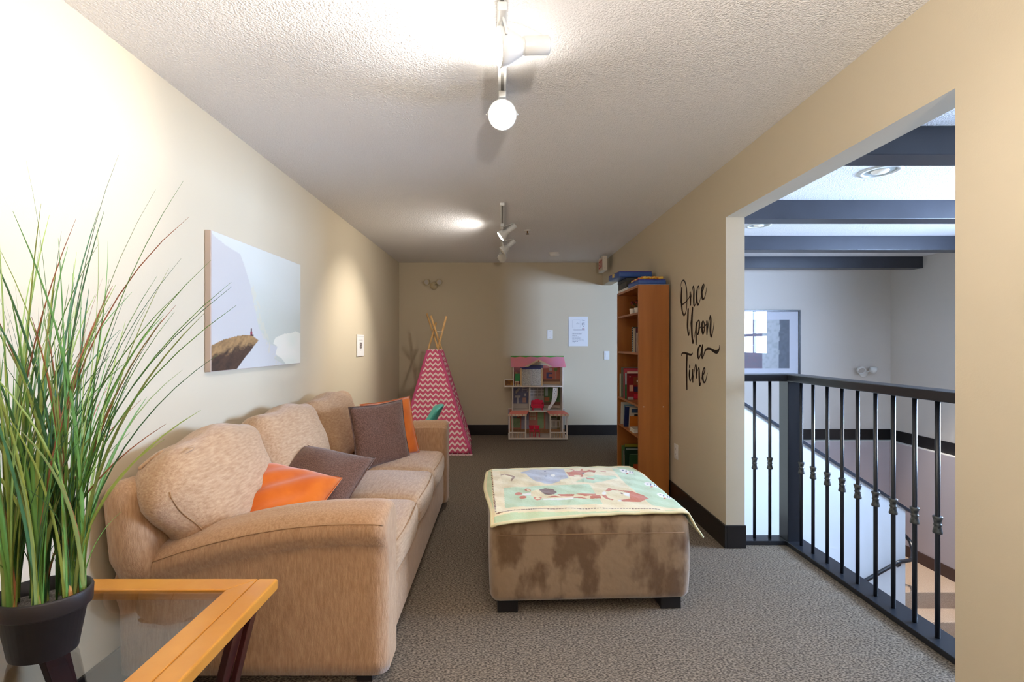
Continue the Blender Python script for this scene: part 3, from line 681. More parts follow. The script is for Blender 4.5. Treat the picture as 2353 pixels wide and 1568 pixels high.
# ------------------------------------------------------------------ wall decal lettering
dk = thing('wall_decal', 'black script wall decal reading Once Upon a Time beside the bookcase', 'decal', (XR, 3.3, 1.1))
M_ink = mat('black vinyl', lin(24, 16, 14), .5)
WORDS = {'once': [[(150, 185, 14), (145, 300, 18), (150, 420, 16), (160, 490, 12), (178, 530, 10), (200, 500, 8), (213, 420, 7), (217, 300, 9), (210, 180, 9), (190, 100, 8), (168, 82, 7), (145, 110, 5), (130, 200, 3), (128, 300, 3), (140, 380, 4), (165, 388, 6), (200, 360, 6), (240, 310, 5), (258, 262, 5)],
  [(258, 240, 12), (262, 320, 16), (262, 395, 11)], [(262, 390, 4), (275, 270, 4), (290, 180, 6), (300, 160, 8), (306, 200, 13), (304, 320, 16), (308, 400, 12), (325, 390, 4), (342, 310, 3)],
  [(374, 190, 8), (368, 158, 7), (352, 180, 8), (342, 260, 15), (343, 340, 17), (360, 395, 10), (385, 340, 4), (405, 250, 3)],
  [(405, 228, 5), (425, 205, 6), (438, 150, 7), (430, 135, 7), (412, 180, 12), (408, 260, 17), (420, 318, 12), (440, 310, 6), (460, 240, 4), (468, 178, 3)]],
 'upon': [[(232, 458, 15), (228, 560, 17), (224, 680, 16), (238, 782, 12), (252, 720, 4), (268, 600, 4), (284, 500, 5)], [(290, 440, 13), (280, 560, 18), (278, 700, 18), (285, 830, 16), (295, 885, 10), (312, 800, 4), (330, 690, 3)],
  [(340, 625, 9), (333, 720, 15), (335, 850, 12), (335, 905, 9)], [(336, 700, 4), (358, 610, 6), (372, 600, 8), (378, 640, 13), (372, 720, 13), (358, 778, 8), (348, 755, 4)], [(374, 712, 4), (400, 672, 4)],
  [(425, 605, 6), (412, 640, 13), (412, 720, 15), (425, 770, 9), (440, 720, 8), (440, 640, 8), (425, 603, 6)], [(415, 690, 4), (440, 680, 5), (468, 645, 5)],
  [(475, 615, 12), (476, 700, 14), (475, 770, 10)], [(476, 765, 4), (495, 640, 4), (512, 560, 7), (520, 545, 9), (525, 600, 13), (520, 720, 15), (528, 800, 12), (545, 770, 5), (560, 690, 4), (568, 630, 3)]],
 'a': [[(395, 930, 7), (385, 920, 8), (362, 970, 14), (355, 1040, 16), (368, 1083, 10), (390, 1040, 6), (410, 945, 6)], [(418, 918, 10), (408, 1000, 17), (412, 1075, 12), (430, 1050, 6), (450, 990, 8), (480, 962, 9), (520, 965, 9), (570, 995, 13), (605, 1000, 15), (630, 970, 8), (638, 920, 4)]],
 'time': [[(148, 1045, 9), (150, 1028, 7), (175, 1016, 8), (215, 1025, 9), (260, 1038, 9), (285, 1030, 6), (290, 1015, 4)], [(218, 1030, 14), (212, 1200, 16), (213, 1350, 16), (216, 1480, 12)],
  [(253, 1178, 10), (252, 1198, 12)], [(250, 1245, 11), (248, 1310, 14), (258, 1370, 10), (272, 1350, 4), (290, 1250, 4)],
  [(292, 1235, 10), (290, 1320, 14), (293, 1388, 9)], [(293, 1383, 3), (312, 1250, 4), (330, 1160, 7), (338, 1230, 13), (338, 1330, 11)], [(338, 1325, 3), (355, 1250, 4), (372, 1205, 7), (376, 1290, 15), (382, 1425, 12), (398, 1390, 4), (412, 1310, 3)],
  [(418, 1312, 4), (440, 1272, 6), (448, 1220, 7), (435, 1215, 7), (420, 1280, 13), (422, 1350, 15), (440, 1395, 8), (462, 1360, 5), (480, 1275, 3)]]}
def wallpt(x, y):
    u = 1540 + x / 5.6; v = 630 + y / 5.6; Y = XR * F / (u - U0); return (Y, CZ - (v - V0) / F * Y)
for wname, strokes in WORDS.items():
    mb = MB(); lay = 0
    for stq in strokes:
        lay += 1; xo = XR - .0006 - .00012 * lay
        pts = [(*wallpt(x, y), w * .00105) for x, y, w in stq]
        cp = catmull(pts, 7); v = []; n = len(cp)
        for i, (y, z, w) in enumerate(cp):
            a = cp[max(0, i - 1)]; b = cp[min(n - 1, i + 1)]; dy, dz = b[0] - a[0], b[1] - a[1]; L = sqrt(dy * dy + dz * dz) or 1
            w = max(.003, w * .85); v += [(xo, y - dz / L * w, z + dy / L * w), (xo, y + dz / L * w, z - dy / L * w)]
        f = [(2 * i, 2 * i + 1, 2 * i + 3, 2 * i + 2) for i in range(n - 1)]
        mb.add(v, f)
        for e in (0, n - 1):      # rounded stroke ends
            y, z, w = cp[e]; w = max(.003, w * .85)
            mb.add([(xo - .00003, y + w * cos(2 * pi * k / 12), z + w * sin(2 * pi * k / 12)) for k in range(12)], [tuple(range(12))])
    mb.build('lettering', M_ink, dk, label='the word ' + wname)

# ------------------------------------------------------------------ bookcase and what stands in it
BX0, BX1, BY0, BY1, BH = 1.143, 1.40, 3.87, 4.59, 1.79
bk = thing('bookcase', 'tall orange brown laminate bookcase against the right wall', 'bookcase', (1.27, 4.23, 0))
MB().box(BX0, BY0, 0, BX1, BY0 + .02, BH).build('side_panel', M_shelf, bk, bevel=.0015)
MB().box(BX0, BY1 - .02, 0, BX1, BY1, BH).build('side_panel', M_shelf, bk, bevel=.0015)
MB().box(BX1 - .008, BY0 + .02, .02, BX1, BY1 - .02, BH - .005).build('back_panel', M_shelfback, bk)
MB().box(BX0, BY0 + .02, BH - .02, BX1 - .008, BY1 - .02, BH).build('top_panel', M_shelf, bk)
SHZ = [.075, .512, .775, 1.219, 1.563]
for z in SHZ: MB().box(BX0 + .006, BY0 + .02, z - .018, BX1 - .008, BY1 - .02, z).build('shelf', M_shelf, bk, bevel=.001)
MB().box(BX0 + .02, BY0 + .02, 0, BX0 + .036, BY1 - .02, .057).build('plinth', M_shelf, bk)
for (y, z) in ((BY0, .766),):
    for x in (BX0 + .045, BX1 - .05): MB().lathe([(.004, 0), (.004, .0012)], 8, aim((x, y, z), (0, -1, 0))).build('screw', M_white, bk)

def book(label, x0, y0, z0, depth, thick, height, cover, tilt=0.0, group='books in the bookcase', page_c=lin(224, 214, 196), deco=None, roty=0.0, spiral=False):
    t = thing('book', label, 'book', (x0, y0, z0), group=group)
    Mx = Matrix.Rotation(tilt, 4, 'X') @ Matrix.Rotation(roty, 4, 'Y')
    cm = mat('cover %d %d %d' % tuple(int(c * 999) for c in cover), cover, .45)
    MB().box(0, 0, 0, depth, .0016, height, Mx).box(0, thick - .0016, 0, depth, thick, height, Mx).box(0, 0, 0, .0018, thick, height, Mx).build('cover', cm, t, local=True)
    MB().box(.002, .0016, .003, depth - .004, thick - .0016, height - .003, Mx).build('pages', mat('pages %d' % int(page_c[2] * 999), page_c, .8), t, local=True)
    if deco:
        for i, (a, b, c, d, colr) in enumerate(deco):
            k = .0006 + .0003 * i
            MB().box(a * depth, -k, b * height, c * depth, -k + .0002, d * height, Mx).build('cover_print', mat('print %d %d %d' % tuple(int(q_ * 999) for q_ in colr), colr, .5), t, local=True)
    if spiral:
        for k in range(14):
            z = height * (k + .6) / 14
            MB().tube([Mx @ Vector((.004 + .008 * cos(a), thick / 2 + (thick / 2 + .003) * sin(a), z)) for a in [pi * 2 * j / 8 for j in range(9)]], .0014, 5).build('binding_ring', M_white, t, local=True)
    return t
W_ = lin(232, 226, 214)
# shelf with the tall picture books
z = SHZ[2]
book('thin cream book at the far end of the picture book row', 1.156, 4.535, z, .19, .010, .225, lin(206, 196, 164))
book('grey green magazine in the picture book row', 1.160, 4.485, z, .20, .014, .292, lin(110, 118, 98), deco=[(.1, .1, .5, .8, lin(60, 52, 40)), (.2, .85, .9, .97, lin(190, 190, 180))])
book('tall dark red picture book in the row', 1.165, 4.425, z, .21, .012, .285, lin(166, 24, 44))
book('pink edged picture book in the row', 1.160, 4.395, z, .20, .010, .280, lin(206, 84, 98))
book('slim green picture book in the row', 1.158, 4.345, z, .20, .010, .245, lin(46, 122, 66), deco=[(.0, .55, .2, 1, lin(190, 200, 206))])
book('red picture book with a brown bear cover, front of the row', 1.160, 4.285, z, .21, .012, .262, lin(140, 18, 28), deco=[(0, .93, 1, 1, lin(226, 206, 190)), (.05, .86, .95, .92, lin(110, 14, 20)), (.28, .52, .9, .80, lin(134, 70, 40)), (.42, .62, .56, .70, lin(226, 214, 196)), (.30, .28, .80, .46, lin(36, 34, 74)), (.1, .3, .26, .52, lin(222, 170, 140)), (.3, .04, .8, .20, lin(206, 30, 60)), (.02, .0, .28, .10, lin(170, 160, 150)), (.10, .80, .15, .83, W_), (.55, .78, .60, .82, W_)])
# shelf with the spiral notebook
z = SHZ[3]
book('black spiral-bound notebook on the upper shelf', 1.150, 4.075, z, .19, .018, .225, lin(20, 46, 38), spiral=True)
for i, (c, h, n) in enumerate(((lin(206, 196, 176), .215, 'cream spined book beside the spiral notebook'), (lin(190, 168, 132), .210, 'tan spined book second from the spiral notebook'), (lin(226, 214, 190), .205, 'ivory spined book third from the spiral notebook'), (lin(84, 26, 34), .215, 'maroon spined book on the upper shelf'), (lin(210, 180, 150), .17, 'short peach spined book at the upper shelf near end'))):
    book(n, 1.152, 4.046 - .027 * i, z, .18, .020 if i < 4 else .022, h, c)
# lower shelf, leaning books
z = SHZ[1]
book('cream book leaning at the far end of the lower shelf', 1.156, 4.50, z, .17, .012, .215, lin(206, 204, 190), tilt=radians(6))
book('pale blue book leaning on the lower shelf', 1.160, 4.40, z, .18, .016, .205, lin(112, 160, 186), tilt=radians(9), deco=[(.05, .8, .9, .95, W_)])
book('navy blue book leaning on the lower shelf', 1.150, 4.355, z, .14, .014, .195, lin(26, 38, 84), tilt=radians(12))
book('cream and black patterned book on the lower shelf', 1.175, 4.28, z, .18, .012, .195, lin(206, 196, 178), tilt=radians(8), deco=[(.1, .75, .7, .95, lin(40, 80, 120)), (.25, .5, .8, .68, lin(40, 40, 44))])
book('small orange book in front of the lower shelf row', 1.165, 4.215, z, .17, .014, .120, lin(196, 106, 24), tilt=radians(5))
for i, (c, n, dx) in enumerate(((lin(226, 220, 204), 'white booklet lying flat at the bottom of the lower shelf pile', 0), (lin(188, 178, 160), 'grey booklet lying on top of the lower shelf pile', .004))):
    t = thing('booklet', n, 'book', (1.150 + dx, 4.04, z + .018 * i), group='books in the bookcase')
    MB().box(0, 0, 0, .2, .13, .0016).box(0, 0, .0154, .2, .13, .017).box(.198, 0, 0, .2, .13, .017).build('cover', mat('booklet %d' % i, c, .6), t, local=True)
    MB().box(.003, .003, .0016, .197, .127, .0154).build('pages', mat('booklet pages', lin(230, 224, 210), .8), t, local=True)
# bottom shelf
z = SHZ[0]
book('green book with a collage cover on the bottom shelf', 1.156, 4.46, z, .19, .012, .235, lin(74, 112, 58), deco=[(.05, .05, .8, .80, lin(112, 112, 108)), (.12, .2, .42, .62, lin(226, 206, 150)), (.5, .2, .9, .66, lin(230, 216, 188)), (.3, .05, .6, .16, lin(180, 90, 50))])
book('dark green chalkboard cover book on the bottom shelf', 1.17, 4.40, z, .21, .014, .262, lin(20, 50, 30), deco=[(0, .90, 1, 1, lin(140, 132, 38)), (.05, .80, 1, .84, lin(170, 176, 170)), (.4, .3, .9, .5, lin(150, 100, 80))])
book('bright patterned book in front on the bottom shelf', 1.19, 4.33, z, .19, .014, .19, lin(46, 86, 50), tilt=radians(9), deco=[(.2, .2, .6, .5, lin(190, 80, 40)), (.5, .4, .95, .75, lin(206, 196, 206))])
# flower pots
def flower(label, x, y, z, red):
    t = thing('flower_pot', label, 'plant', (x, y, z), group='little flower pots on the top shelf')
    MB().lathe([(0, 0), (.026, 0), (.029, .01), (.033, .046), (.034, .05), (.031, .05), (.028, .042), (0, .04)], 18, cap=False).build('pot', mat('white ceramic', lin(226, 216, 204), .35), t, smooth=True, local=True)
    lv = MB()
    for k in range(14):
        a = k * 2.4; r = .010 + .02 * (k % 3) / 2; zz = .055 + .012 * (k % 4)
        d = Vector((cos(a), sin(a), .5)).normalized(); s = d.cross(Vector((0, 0, 1))).normalized()
        c = Vector((r * cos(a) * .4, r * sin(a) * .4, zz))
        lv.add([c, c + d * .016 + s * .008, c + d * .034, c + d * .016 - s * .008], [(0, 1, 2, 3)])
    lv.build('leaf_cluster', mat('dark leaves', lin(46, 70, 40), .6), t, local=True, kind='stuff')
    fl_ = MB(); rr = random.Random(3)
    for k in range(26):
        a = rr.uniform(0, 2 * pi); e = rr.uniform(-.3, 1.4); p = Vector((cos(a) * cos(e), sin(a) * cos(e), sin(e))) * .020 + Vector((-.004, 0, .098))
        n = (p - Vector((-.004, 0, .098))).normalized(); s = n.cross(Vector((.3, .1, 1))).normalized(); u = n.cross(s)
        fl_.add([p - s * .009, p + u * .009 + n * .004, p + s * .009, p - u * .009 + n * .003], [(0, 1, 2, 3)])
    fl_.build('petal_head', mat('dark red petals', lin(120, 22, 28), .6), t, local=True, kind='stuff')
    MB().tube([(0, 0, .04), (-.003, 0, .095)], .002, 5).build('stem', mat('dark leaves', lin(46, 70, 40), .6), t, local=True)
flower('white flower pot with dark red bloom, left of the two on the top shelf', 1.190, 4.19, SHZ[4], True)
flower('white flower pot partly hidden behind the bookcase side panel', 1.200, 4.075, SHZ[4], True)

# toys on top of the bookcase
M_blue = mat('blue toy plastic', lin(48, 84, 156), .4); M_purp = mat('purple toy trim', lin(70, 44, 130), .45)
def case(label, loc, rz, lx, ly, h, deco):
    t = thing('toy_case', label, 'toy case', loc, rz, group='blue plastic toy cases')
    MB().rbox(lx / 2, ly / 2, h / 2, .012, Matrix.Translation((0, 0, h / 2)), m=(2, 2, 1), k=3).build('shell', M_blue, t, smooth=True, local=True)
    MB().box(-lx / 2 + .004, -ly / 2 + .004, h - .004, lx / 2 - .004, ly / 2 - .004, h + .004).build('lid_rim', M_purp, t, local=True, bevel=.002)
    MB().box(-.05, -ly / 2 - .006, h * .3, .05, -ly / 2, h * .75).build('handle', M_blue, t, local=True, bevel=.002)
    if deco: MB().box(-lx / 2 - .008, -.02, h * .3, -lx / 2 + .006, .02, h * .95).build('latch', mat('yellow latch', lin(222, 190, 110), .5), t, local=True, bevel=.002)
    return t
cs1 = thing('board_game_box', 'dark green game box under the upper blue toy case', 'box', (1.26, 4.42, BH + .026))
MB().box(1.15, 4.27, BH + .026, 1.385, 4.57, BH + .112).build('box_base', mat('dark game box', lin(34, 40, 38), .5, lin(60, 52, 40), 14), cs1, bevel=.002)
MB().box(1.145, 4.265, BH + .085, 1.39, 4.575, BH + .116).build('box_lid', mat('dark game lid', lin(28, 34, 40), .5), cs1, bevel=.002)
cs2 = thing('paper_stack', 'flat white paper pad under the dark game box', 'paper', (1.26, 4.42, BH))
MB().box(1.148, 4.24, BH, 1.385, 4.575, BH + .025).build('pad', M_white, cs2, bevel=.002)
case('upper blue toy case jutting over the front of the bookcase', (1.215, 4.40, BH + .117), radians(4), .31, .34, .05, True)
sh = thing('paper_sheet', 'thin pale sheet lying on the bookcase top under the near toy case', 'paper', (1.27, 4.0, BH))
MB().box(1.142, 3.862, BH, 1.402, 4.225, BH + .003).build('sheet', mat('pale sheet', lin(214, 190, 176), .7), sh)
case('lower blue toy case nearest the viewer on the bookcase top', (1.262, 4.04, BH + .003), 0, .235, .33, .042, False)
bl = thing('folded_knit', 'orange and yellow knitted cloth folded on the lower toy case', 'cloth', (1.27, 4.04, BH + .05))
def kfn(p): return (p.x + .004 * sin(p.y * 60), p.y, p.z + .004 * sin(p.x * 80) * sin(p.y * 70))
MB().rbox(.095, .15, .012, .011, Matrix.Translation((1.27, 4.04, BH + .063)), m=(14, 18, 1), k=3, fn=kfn).build('fold', mat('knit orange', lin(216, 120, 30), .9, lin(230, 200, 90), 60, bump=.6, bscale=120, lo=.4, hi=.55), bl, smooth=True)
MB().rbox(.012, .12, .010, .009, Matrix.Translation((1.172, 4.05, BH + .060)), m=(2, 14, 1), k=3, fn=kfn).build('trim', mat('knit red', lin(196, 40, 40), .9, lin(226, 206, 140), 40, lo=.45, hi=.6), bl, smooth=True)

# ------------------------------------------------------------------ dollhouse
DS = 170.97; DY = 6.18
def D(x, y, Y=DY): return ((1120 + x / 6.532 - U0) / DS, Y, CZ - (790 + y / 6.532 - V0) / DS)
dh = thing('dollhouse', 'three-storey pink and white wooden dollhouse against the far wall', 'dollhouse', (.49, 6.3, 0))
M_dw = mat('dollhouse white', lin(226, 216, 206), .5); M_dp = mat('dollhouse pink roof', lin(226, 134, 142), .5, lin(214, 138, 166), 5)
def dbox(x0, y0, x1, y1, Y0, Y1, name, m, parent=dh, **k):
    a = D(x0, y1); b = D(x1, y0); return MB().box(a[0], Y0, max(0.0005, a[2]), b[0], Y1, b[2]).build(name, m, parent, **k)
UY = 6.26; BYk = 6.50
dbox(315, 1412, 1203, 1436, DY, BYk, 'base_board', M_dw)
for x in (318, 563, 932, 1183): dbox(x, 1085, x + 20, 1412, DY, DY + .02, 'porch_post', M_dw)
for x0, x1 in ((338, 563), (952, 1183)): dbox(x0, 1324, x1, 1340, DY + .002, DY + .016, 'porch_rail', M_dw)
for k in range(8): dbox(352 + k * 27, 1340, 359 + k * 27, 1412, DY + .004, DY + .012, 'spindle', mat('porch spindle', lin(196, 150, 100), .6))
for k in range(8): dbox(966 + k * 27, 1340, 973 + k * 27, 1412, DY + .004, DY + .012, 'spindle', mat('porch spindle', lin(196, 150, 100), .6))
dbox(960, 1200, 1150, 1213, BYk - .05, BYk - .035, 'fence_rail', M_dw)
for k in range(9): dbox(962 + k * 21, 1213, 972 + k * 21, 1310, BYk - .048, BYk - .038, 'fence_picket', M_dw)
dbox(960, 1300, 1150, 1312, BYk - .052, BYk - .034, 'fence_rail', M_dw)
for x in (372, 1130): dbox(x, 660, x + 17, 1412, UY, BYk, 'side_wall', M_dw)
dbox(633, 660, 648, 1016, UY + .01, BYk, 'partition', M_dw)
dbox(388, 1014, 1130, 1036, UY - .01, BYk, 'floor_slab', M_dw)
dbox(255, 640, 1140, 660, UY - .004, BYk, 'floor_slab', M_dw)
for x in (384, 1134): dbox(x, 345, x + 14, 640, UY, BYk, 'side_wall', M_dw)
# porch roofs
for (t0, t1, b0, b1) in ((372, 632, 308, 586), (888, 1150, 930, 1224)):
    p = [D(t0, 1012, UY), D(t1, 1012, UY), D(b1, 1056, DY - .02), D(b0, 1056, DY - .02)]
    v = [Vector(q_) for q_ in p] + [Vector(q_) - Vector((0, 0, .008)) for q_ in p]
    o = MB().add(v, [(0, 1, 2, 3)[::-1], (4, 5, 6, 7), (0, 4, 5, 1)[::-1], (1, 5, 6, 2)[::-1], (2, 6, 7, 3)[::-1], (3, 7, 4, 0)[::-1]]).build('porch_roof', mat('dollhouse coral roof', lin(222, 132, 118), .5), dh)
    dbox(b0, 1054, b1, 1082, DY - .024, DY - .012, 'porch_fascia', mat('cream trim', lin(228, 204, 178), .6))
    for k in range(4): dbox(b0 + 30 + k * (b1 - b0 - 60) / 4 + 15, 1060, b0 + 48 + k * (b1 - b0 - 60) / 4 + 15, 1070, DY - .0255, DY - .0242, 'heart', mat('heart pink', lin(206, 96, 96), .6), parent=o)
# back wall print
def back(s, t):
    x = 318 + s * (1203 - 318); y = 1436 - t * (1436 - 340)
    n = vnoise(x / 9, y / 9)
    if y > 1036:
        if x < 345 + 175 and x > 340:
            c = Vector(lin(200, 122, 102)); 
            if 360 < x < 505 and 1180 < y < 1330: c = Vector(lin(126, 160, 118)).lerp(Vector(lin(166, 186, 140)), n)
            if 360 < x < 450 and 1095 < y < 1170: c = Vector(lin(150, 168, 166))
            if 465 < x < 495 and 1110 < y < 1150: c = Vector(lin(226, 200, 190))
        elif x < 640: c = Vector(lin(150, 146, 168)) if y < 1200 else Vector(lin(176, 170, 186))
        elif x < 900:
            c = Vector(lin(206, 130, 116))
            if 655 < x < 755 and 1060 < y < 1200: c = Vector(lin(206, 190, 160)) if (x - 655) % 32 > 6 and (y - 1060) % 46 > 6 else Vector(lin(200, 110, 90))
            if 780 < x < 880 and 1080 < y < 1335: c = Vector(lin(156, 186, 138)) if abs(y - 1170) > 4 else Vector(lin(110, 140, 100))
        else:
            c = Vector(lin(170, 164, 160))
            if 985 < x < 1075 and 1085 < y < 1170: c = Vector(lin(66, 80, 44)).lerp(Vector(lin(110, 116, 70)), n)
            if 1090 < x < 1125: c = Vector(lin(120, 110, 70))
        if y > 1345: c = Vector(lin(150, 104, 66)).lerp(Vector(lin(176, 130, 90)), n)
    elif y > 655:
        if x < 640:
            c = Vector(lin(112, 112, 146)); 
            if 425 < x < 512 and 815 < y < 850 or 455 < x < 480 and 850 < y < 950: c = Vector(lin(206, 202, 204))
            if 530 < x < 620 and 690 < y < 770: c = Vector(lin(206, 202, 206)) if (y - 690) % 28 < 8 or x < 540 or x > 612 else Vector(lin(120, 118, 150))
            if 430 < x < 500 and 700 < y < 780 and abs((x - 430) - (780 - y) * .8) < 22: c = Vector(lin(190, 184, 180))
            if 545 < x < 600 and 850 < y < 930: c = Vector(lin(190, 150, 140))
            if 575 < x < 600 and 785 < y < 830: c = Vector(lin(210, 206, 206))
            if y > 940: c = Vector(lin(196, 186, 180))
        elif x < 880:
            c = Vector(lin(186, 170, 160)); 
            if 655 < x < 875 and 690 < y < 830: c = Vector(lin(150, 140, 130)) if ((x - 655) % 62 > 8 and (y - 690) % 44 > 6) else Vector(lin(208, 196, 186))
            if y > 960: c = Vector(lin(96, 70, 52))
        else:
            c = Vector(lin(88, 120, 74)); 
            if 890 < x < 940 and 690 < y < 830: c = Vector(lin(166, 180, 176))
            if 885 < x < 965 and 840 < y < 910: c = Vector(lin(176, 104, 70))
            if 1085 < x < 1110 and y < 900: c = Vector(lin(60, 100, 56))
            if y > 915: c = Vector(lin(120, 84, 64))
            if y > 970: c = Vector(lin(206, 190, 176))
    else:
        c = Vector(lin(206, 130, 120))
        if 500 < x < 850: c = Vector(lin(80, 86, 130)) if y < 400 else Vector(lin(190, 180, 176))
        if 835 < x < 860: c = Vector(lin(96, 92, 130))
        if x > 860:
            c = Vector(lin(206, 126, 112))
            if 915 < x < 1010 and 450 < y < 550 and (y > 520 or x < 940 + (550 - y) * .3 or y < 480): c = Vector(lin(96, 100, 150))
            if abs(x - 980) < 22 and 385 < y < 430: c = Vector(lin(226, 214, 206))
            if abs(x - 1060) < 26 and 385 < y < 425: c = Vector(lin(116, 150, 90))
            if abs(x - 1060) < 4 and 425 < y < 560: c = Vector(lin(190, 170, 150))
            if y > 560: c = Vector(lin(140, 100, 84))
            if y > 600: c = Vector(lin(216, 186, 150))
    return c
a = D(318, 1436); b = D(1203, 340)
MB().box(D(384, 0)[0], BYk, D(0, 1016)[2], D(1148, 0)[0], BYk + .008, b[2]).box(a[0], BYk, .001, b[0], BYk + .008, D(0, 1016)[2]).build('back_panel', M_dw, dh)
g1 = MB().grid(110, 46, lambda s, t: (a[0] + s * (b[0] - a[0]), BYk - .001, max(.002, a[2]) + t * (D(0, 1030)[2] - a[2])), lambda s, t: back(s, t * (1436 - 1030) / (1436 - 340)))
g1.build('room_print', vmat('dollhouse print', .6), dh)
xa, xb_ = D(389, 0)[0], D(1132, 0)[0]
g2 = MB().grid(95, 80, lambda s, t: (xa + s * (xb_ - xa), BYk - .001, D(0, 1016)[2] + t * (b[2] - D(0, 1016)[2])), lambda s, t: back((389 + s * (1132 - 389) - 318) / (1203 - 318), (1436 - 1016 + t * (1016 - 340)) / (1436 - 340)))
g2.build('room_print', vmat('dollhouse print', .6), dh)
# main roof with gable cut, gable trim, green ridge
rp = [(350, 205), (420, 212), (500, 200), (580, 212), (660, 200), (760, 212), (860, 200), (960, 212), (1060, 200), (1165, 205), (1186, 357), (985, 357), (770, 240), (555, 357), (352, 357)]
def rf(x, y, k): p = D(x, y, 0); return (p[0], UY - .03 + (357 - y) / 152 * .10 + k, p[2])
MB().prism(rp, rf, 0, .012).build('roof', M_dp, dh)
MB().prism([(352, 186), (1165, 186), (1165, 205), (1060, 200), (960, 212), (860, 200), (760, 212), (660, 200), (580, 212), (500, 200), (420, 212), (352, 205)], rf, .002, .012).build('roof_ridge', mat('dollhouse green ridge', lin(92, 168, 84), .5), dh)
for pgn in ([(555, 350), (770, 232), (770, 258), (610, 350)], [(985, 350), (770, 232), (770, 258), (935, 350)]):
    MB().prism(pgn, lambda x, y, k: (D(x, y)[0], UY - .05 + k, D(x, y)[2]), 0, .012).build('gable_trim', mat('cream trim', lin(228, 204, 178), .6), dh)
MB().lathe([(.009, 0), (.009, .003)], 10, aim((D(770, 0)[0], UY - .05, D(0, 262)[2]), (0, -1, 0))).build('heart', mat('heart pink', lin(206, 96, 96), .6), dh)
# side balcony
dbox(255, 545, 386, 556, UY, UY + .10, 'balcony_rail', M_dw); dbox(255, 556, 266, 640, UY, UY + .10, 'balcony_side', M_dw)
dbox(266, 560, 384, 640, UY + .06, UY + .10, 'balcony_back', mat('balcony amber', lin(176, 116, 30), .5, lin(120, 70, 16), 30))
# wardrobe doors and staircase panel (fixed pieces)
dbox(500, 375, 518, 640, UY + .03, UY + .06, 'bed_post', mat('pale toy wood', lin(216, 180, 130), .6)); dbox(820, 375, 838, 640, UY + .03, UY + .06, 'bed_post', mat('pale toy wood', lin(216, 180, 130), .6))
for x0, x1 in ((522, 662), (672, 815)): dbox(x0, 390, x1, 636, UY + .035, UY + .05, 'curtain_panel', mat('silver glitter curtain', lin(150, 148, 146), .4, lin(206, 204, 200), 160, lo=.45, hi=.55))
MB().prism([(1000, 668), (1078, 668), (1080, 740), (1060, 830), (1020, 910), (985, 950), (945, 1008), (920, 1005), (925, 965), (955, 935), (975, 890), (990, 800)], lambda x, y, k: (D(x, y)[0], UY + .05 + k, D(x, y)[2]), 0, .012).build('staircase_panel', M_dw, dh)
for k in range(5): MB().lathe([(.006, 0), (.006, .0015)], 8, aim((D(1020 + 20 * (k % 2), 0)[0], UY + .0495, D(0, 700 + k * 30)[2]), (0, -1, 0))).build('cutout', mat('cutout dark', lin(120, 90, 66), .7), dh)
# loose doll furniture
def dthing(name, label, cat, x, y, Y, **k): p = D(x, y, Y); return thing(name, label, cat, (p[0], p[1], p[2]), **k)
M_tred = mat('red toy plastic', lin(206, 24, 62), .35)
so = dthing('toy_sofa', 'red toy sofa with scalloped back on the dollhouse middle floor', 'toy sofa', 757, 1014, UY + .04)
sp = [(663, 905), (675, 870), (710, 868), (735, 850), (775, 850), (800, 868), (840, 868), (856, 905), (845, 950), (670, 950)]
MB().prism(sp, lambda x, y, k: (D(x, y)[0], UY + .075 + k, D(x, y)[2]), 0, .014).build('backrest', M_tred, so, bevel=.002)
dbox(678, 925, 842, 958, UY + .012, UY + .075, 'seat', M_tred, so, bevel=.004)
for x0, x1 in ((663, 684), (836, 856)): dbox(x0, 895, x1, 965, UY + .012, UY + .078, 'armrest', M_tred, so, bevel=.004)
dbox(680, 955, 842, 980, UY + .014, UY + .022, 'apron', M_tred, so)
for x0 in (680, 825):
    for yy in (UY + .014, UY + .070): dbox(x0, 975, x0 + 16, 1014, yy, yy + .014, 'leg', M_tred, so)
for i, xc in enumerate((668, 752)):
    ch = dthing('toy_chair', ('left' if i == 0 else 'right') + ' of the two red toy chairs on the dollhouse ground floor', 'toy chair', xc, 1412, DY + .06, group='red toy chairs')
    MB().prism([(xc - 44, 1240), (xc + 40, 1240), (xc + 34, 1265), (xc + 26, 1300), (xc - 30, 1300), (xc - 38, 1265)], lambda x, y, k: (D(x, y)[0], DY + .085 + k, D(x, y)[2]), 0, .008).build('backrest', M_tred, ch, bevel=.002)
    dbox(xc - 36, 1308, xc + 32, 1326, DY + .03, DY + .092, 'seat', M_tred, ch, bevel=.002)
    for s in (-32, 24):
        for yy in (DY + .032, DY + .082): dbox(xc + s, 1322, xc + s + 10, 1412, yy, yy + .008, 'leg', M_tred, ch)
        dbox(xc + s, 1296, xc + s + 8, 1312, DY + .083, DY + .091, 'back_slat', M_tred, ch)
ar = dthing('toy_armoire', 'small green toy armoire in the dollhouse top floor corner', 'toy furniture', 448, 640, UY + .05)
dbox(412, 458, 490, 572, UY + .02, UY + .07, 'cabinet', mat('green toy plastic', lin(26, 122, 62), .4), ar, bevel=.003)
dbox(414, 572, 472, 588, UY + .016, UY + .074, 'base', mat('cream trim', lin(228, 204, 178), .6), ar)
for x0 in (418, 456):
    for yy in (UY + .02, UY + .058): dbox(x0, 588, x0 + 12, 640, yy, yy + .012, 'leg', mat('pale toy wood', lin(216, 180, 130), .6), ar)
dbox(412, 435, 440, 458, UY + .03, UY + .06, 'crown', mat('porch spindle', lin(196, 150, 100), .6), ar)

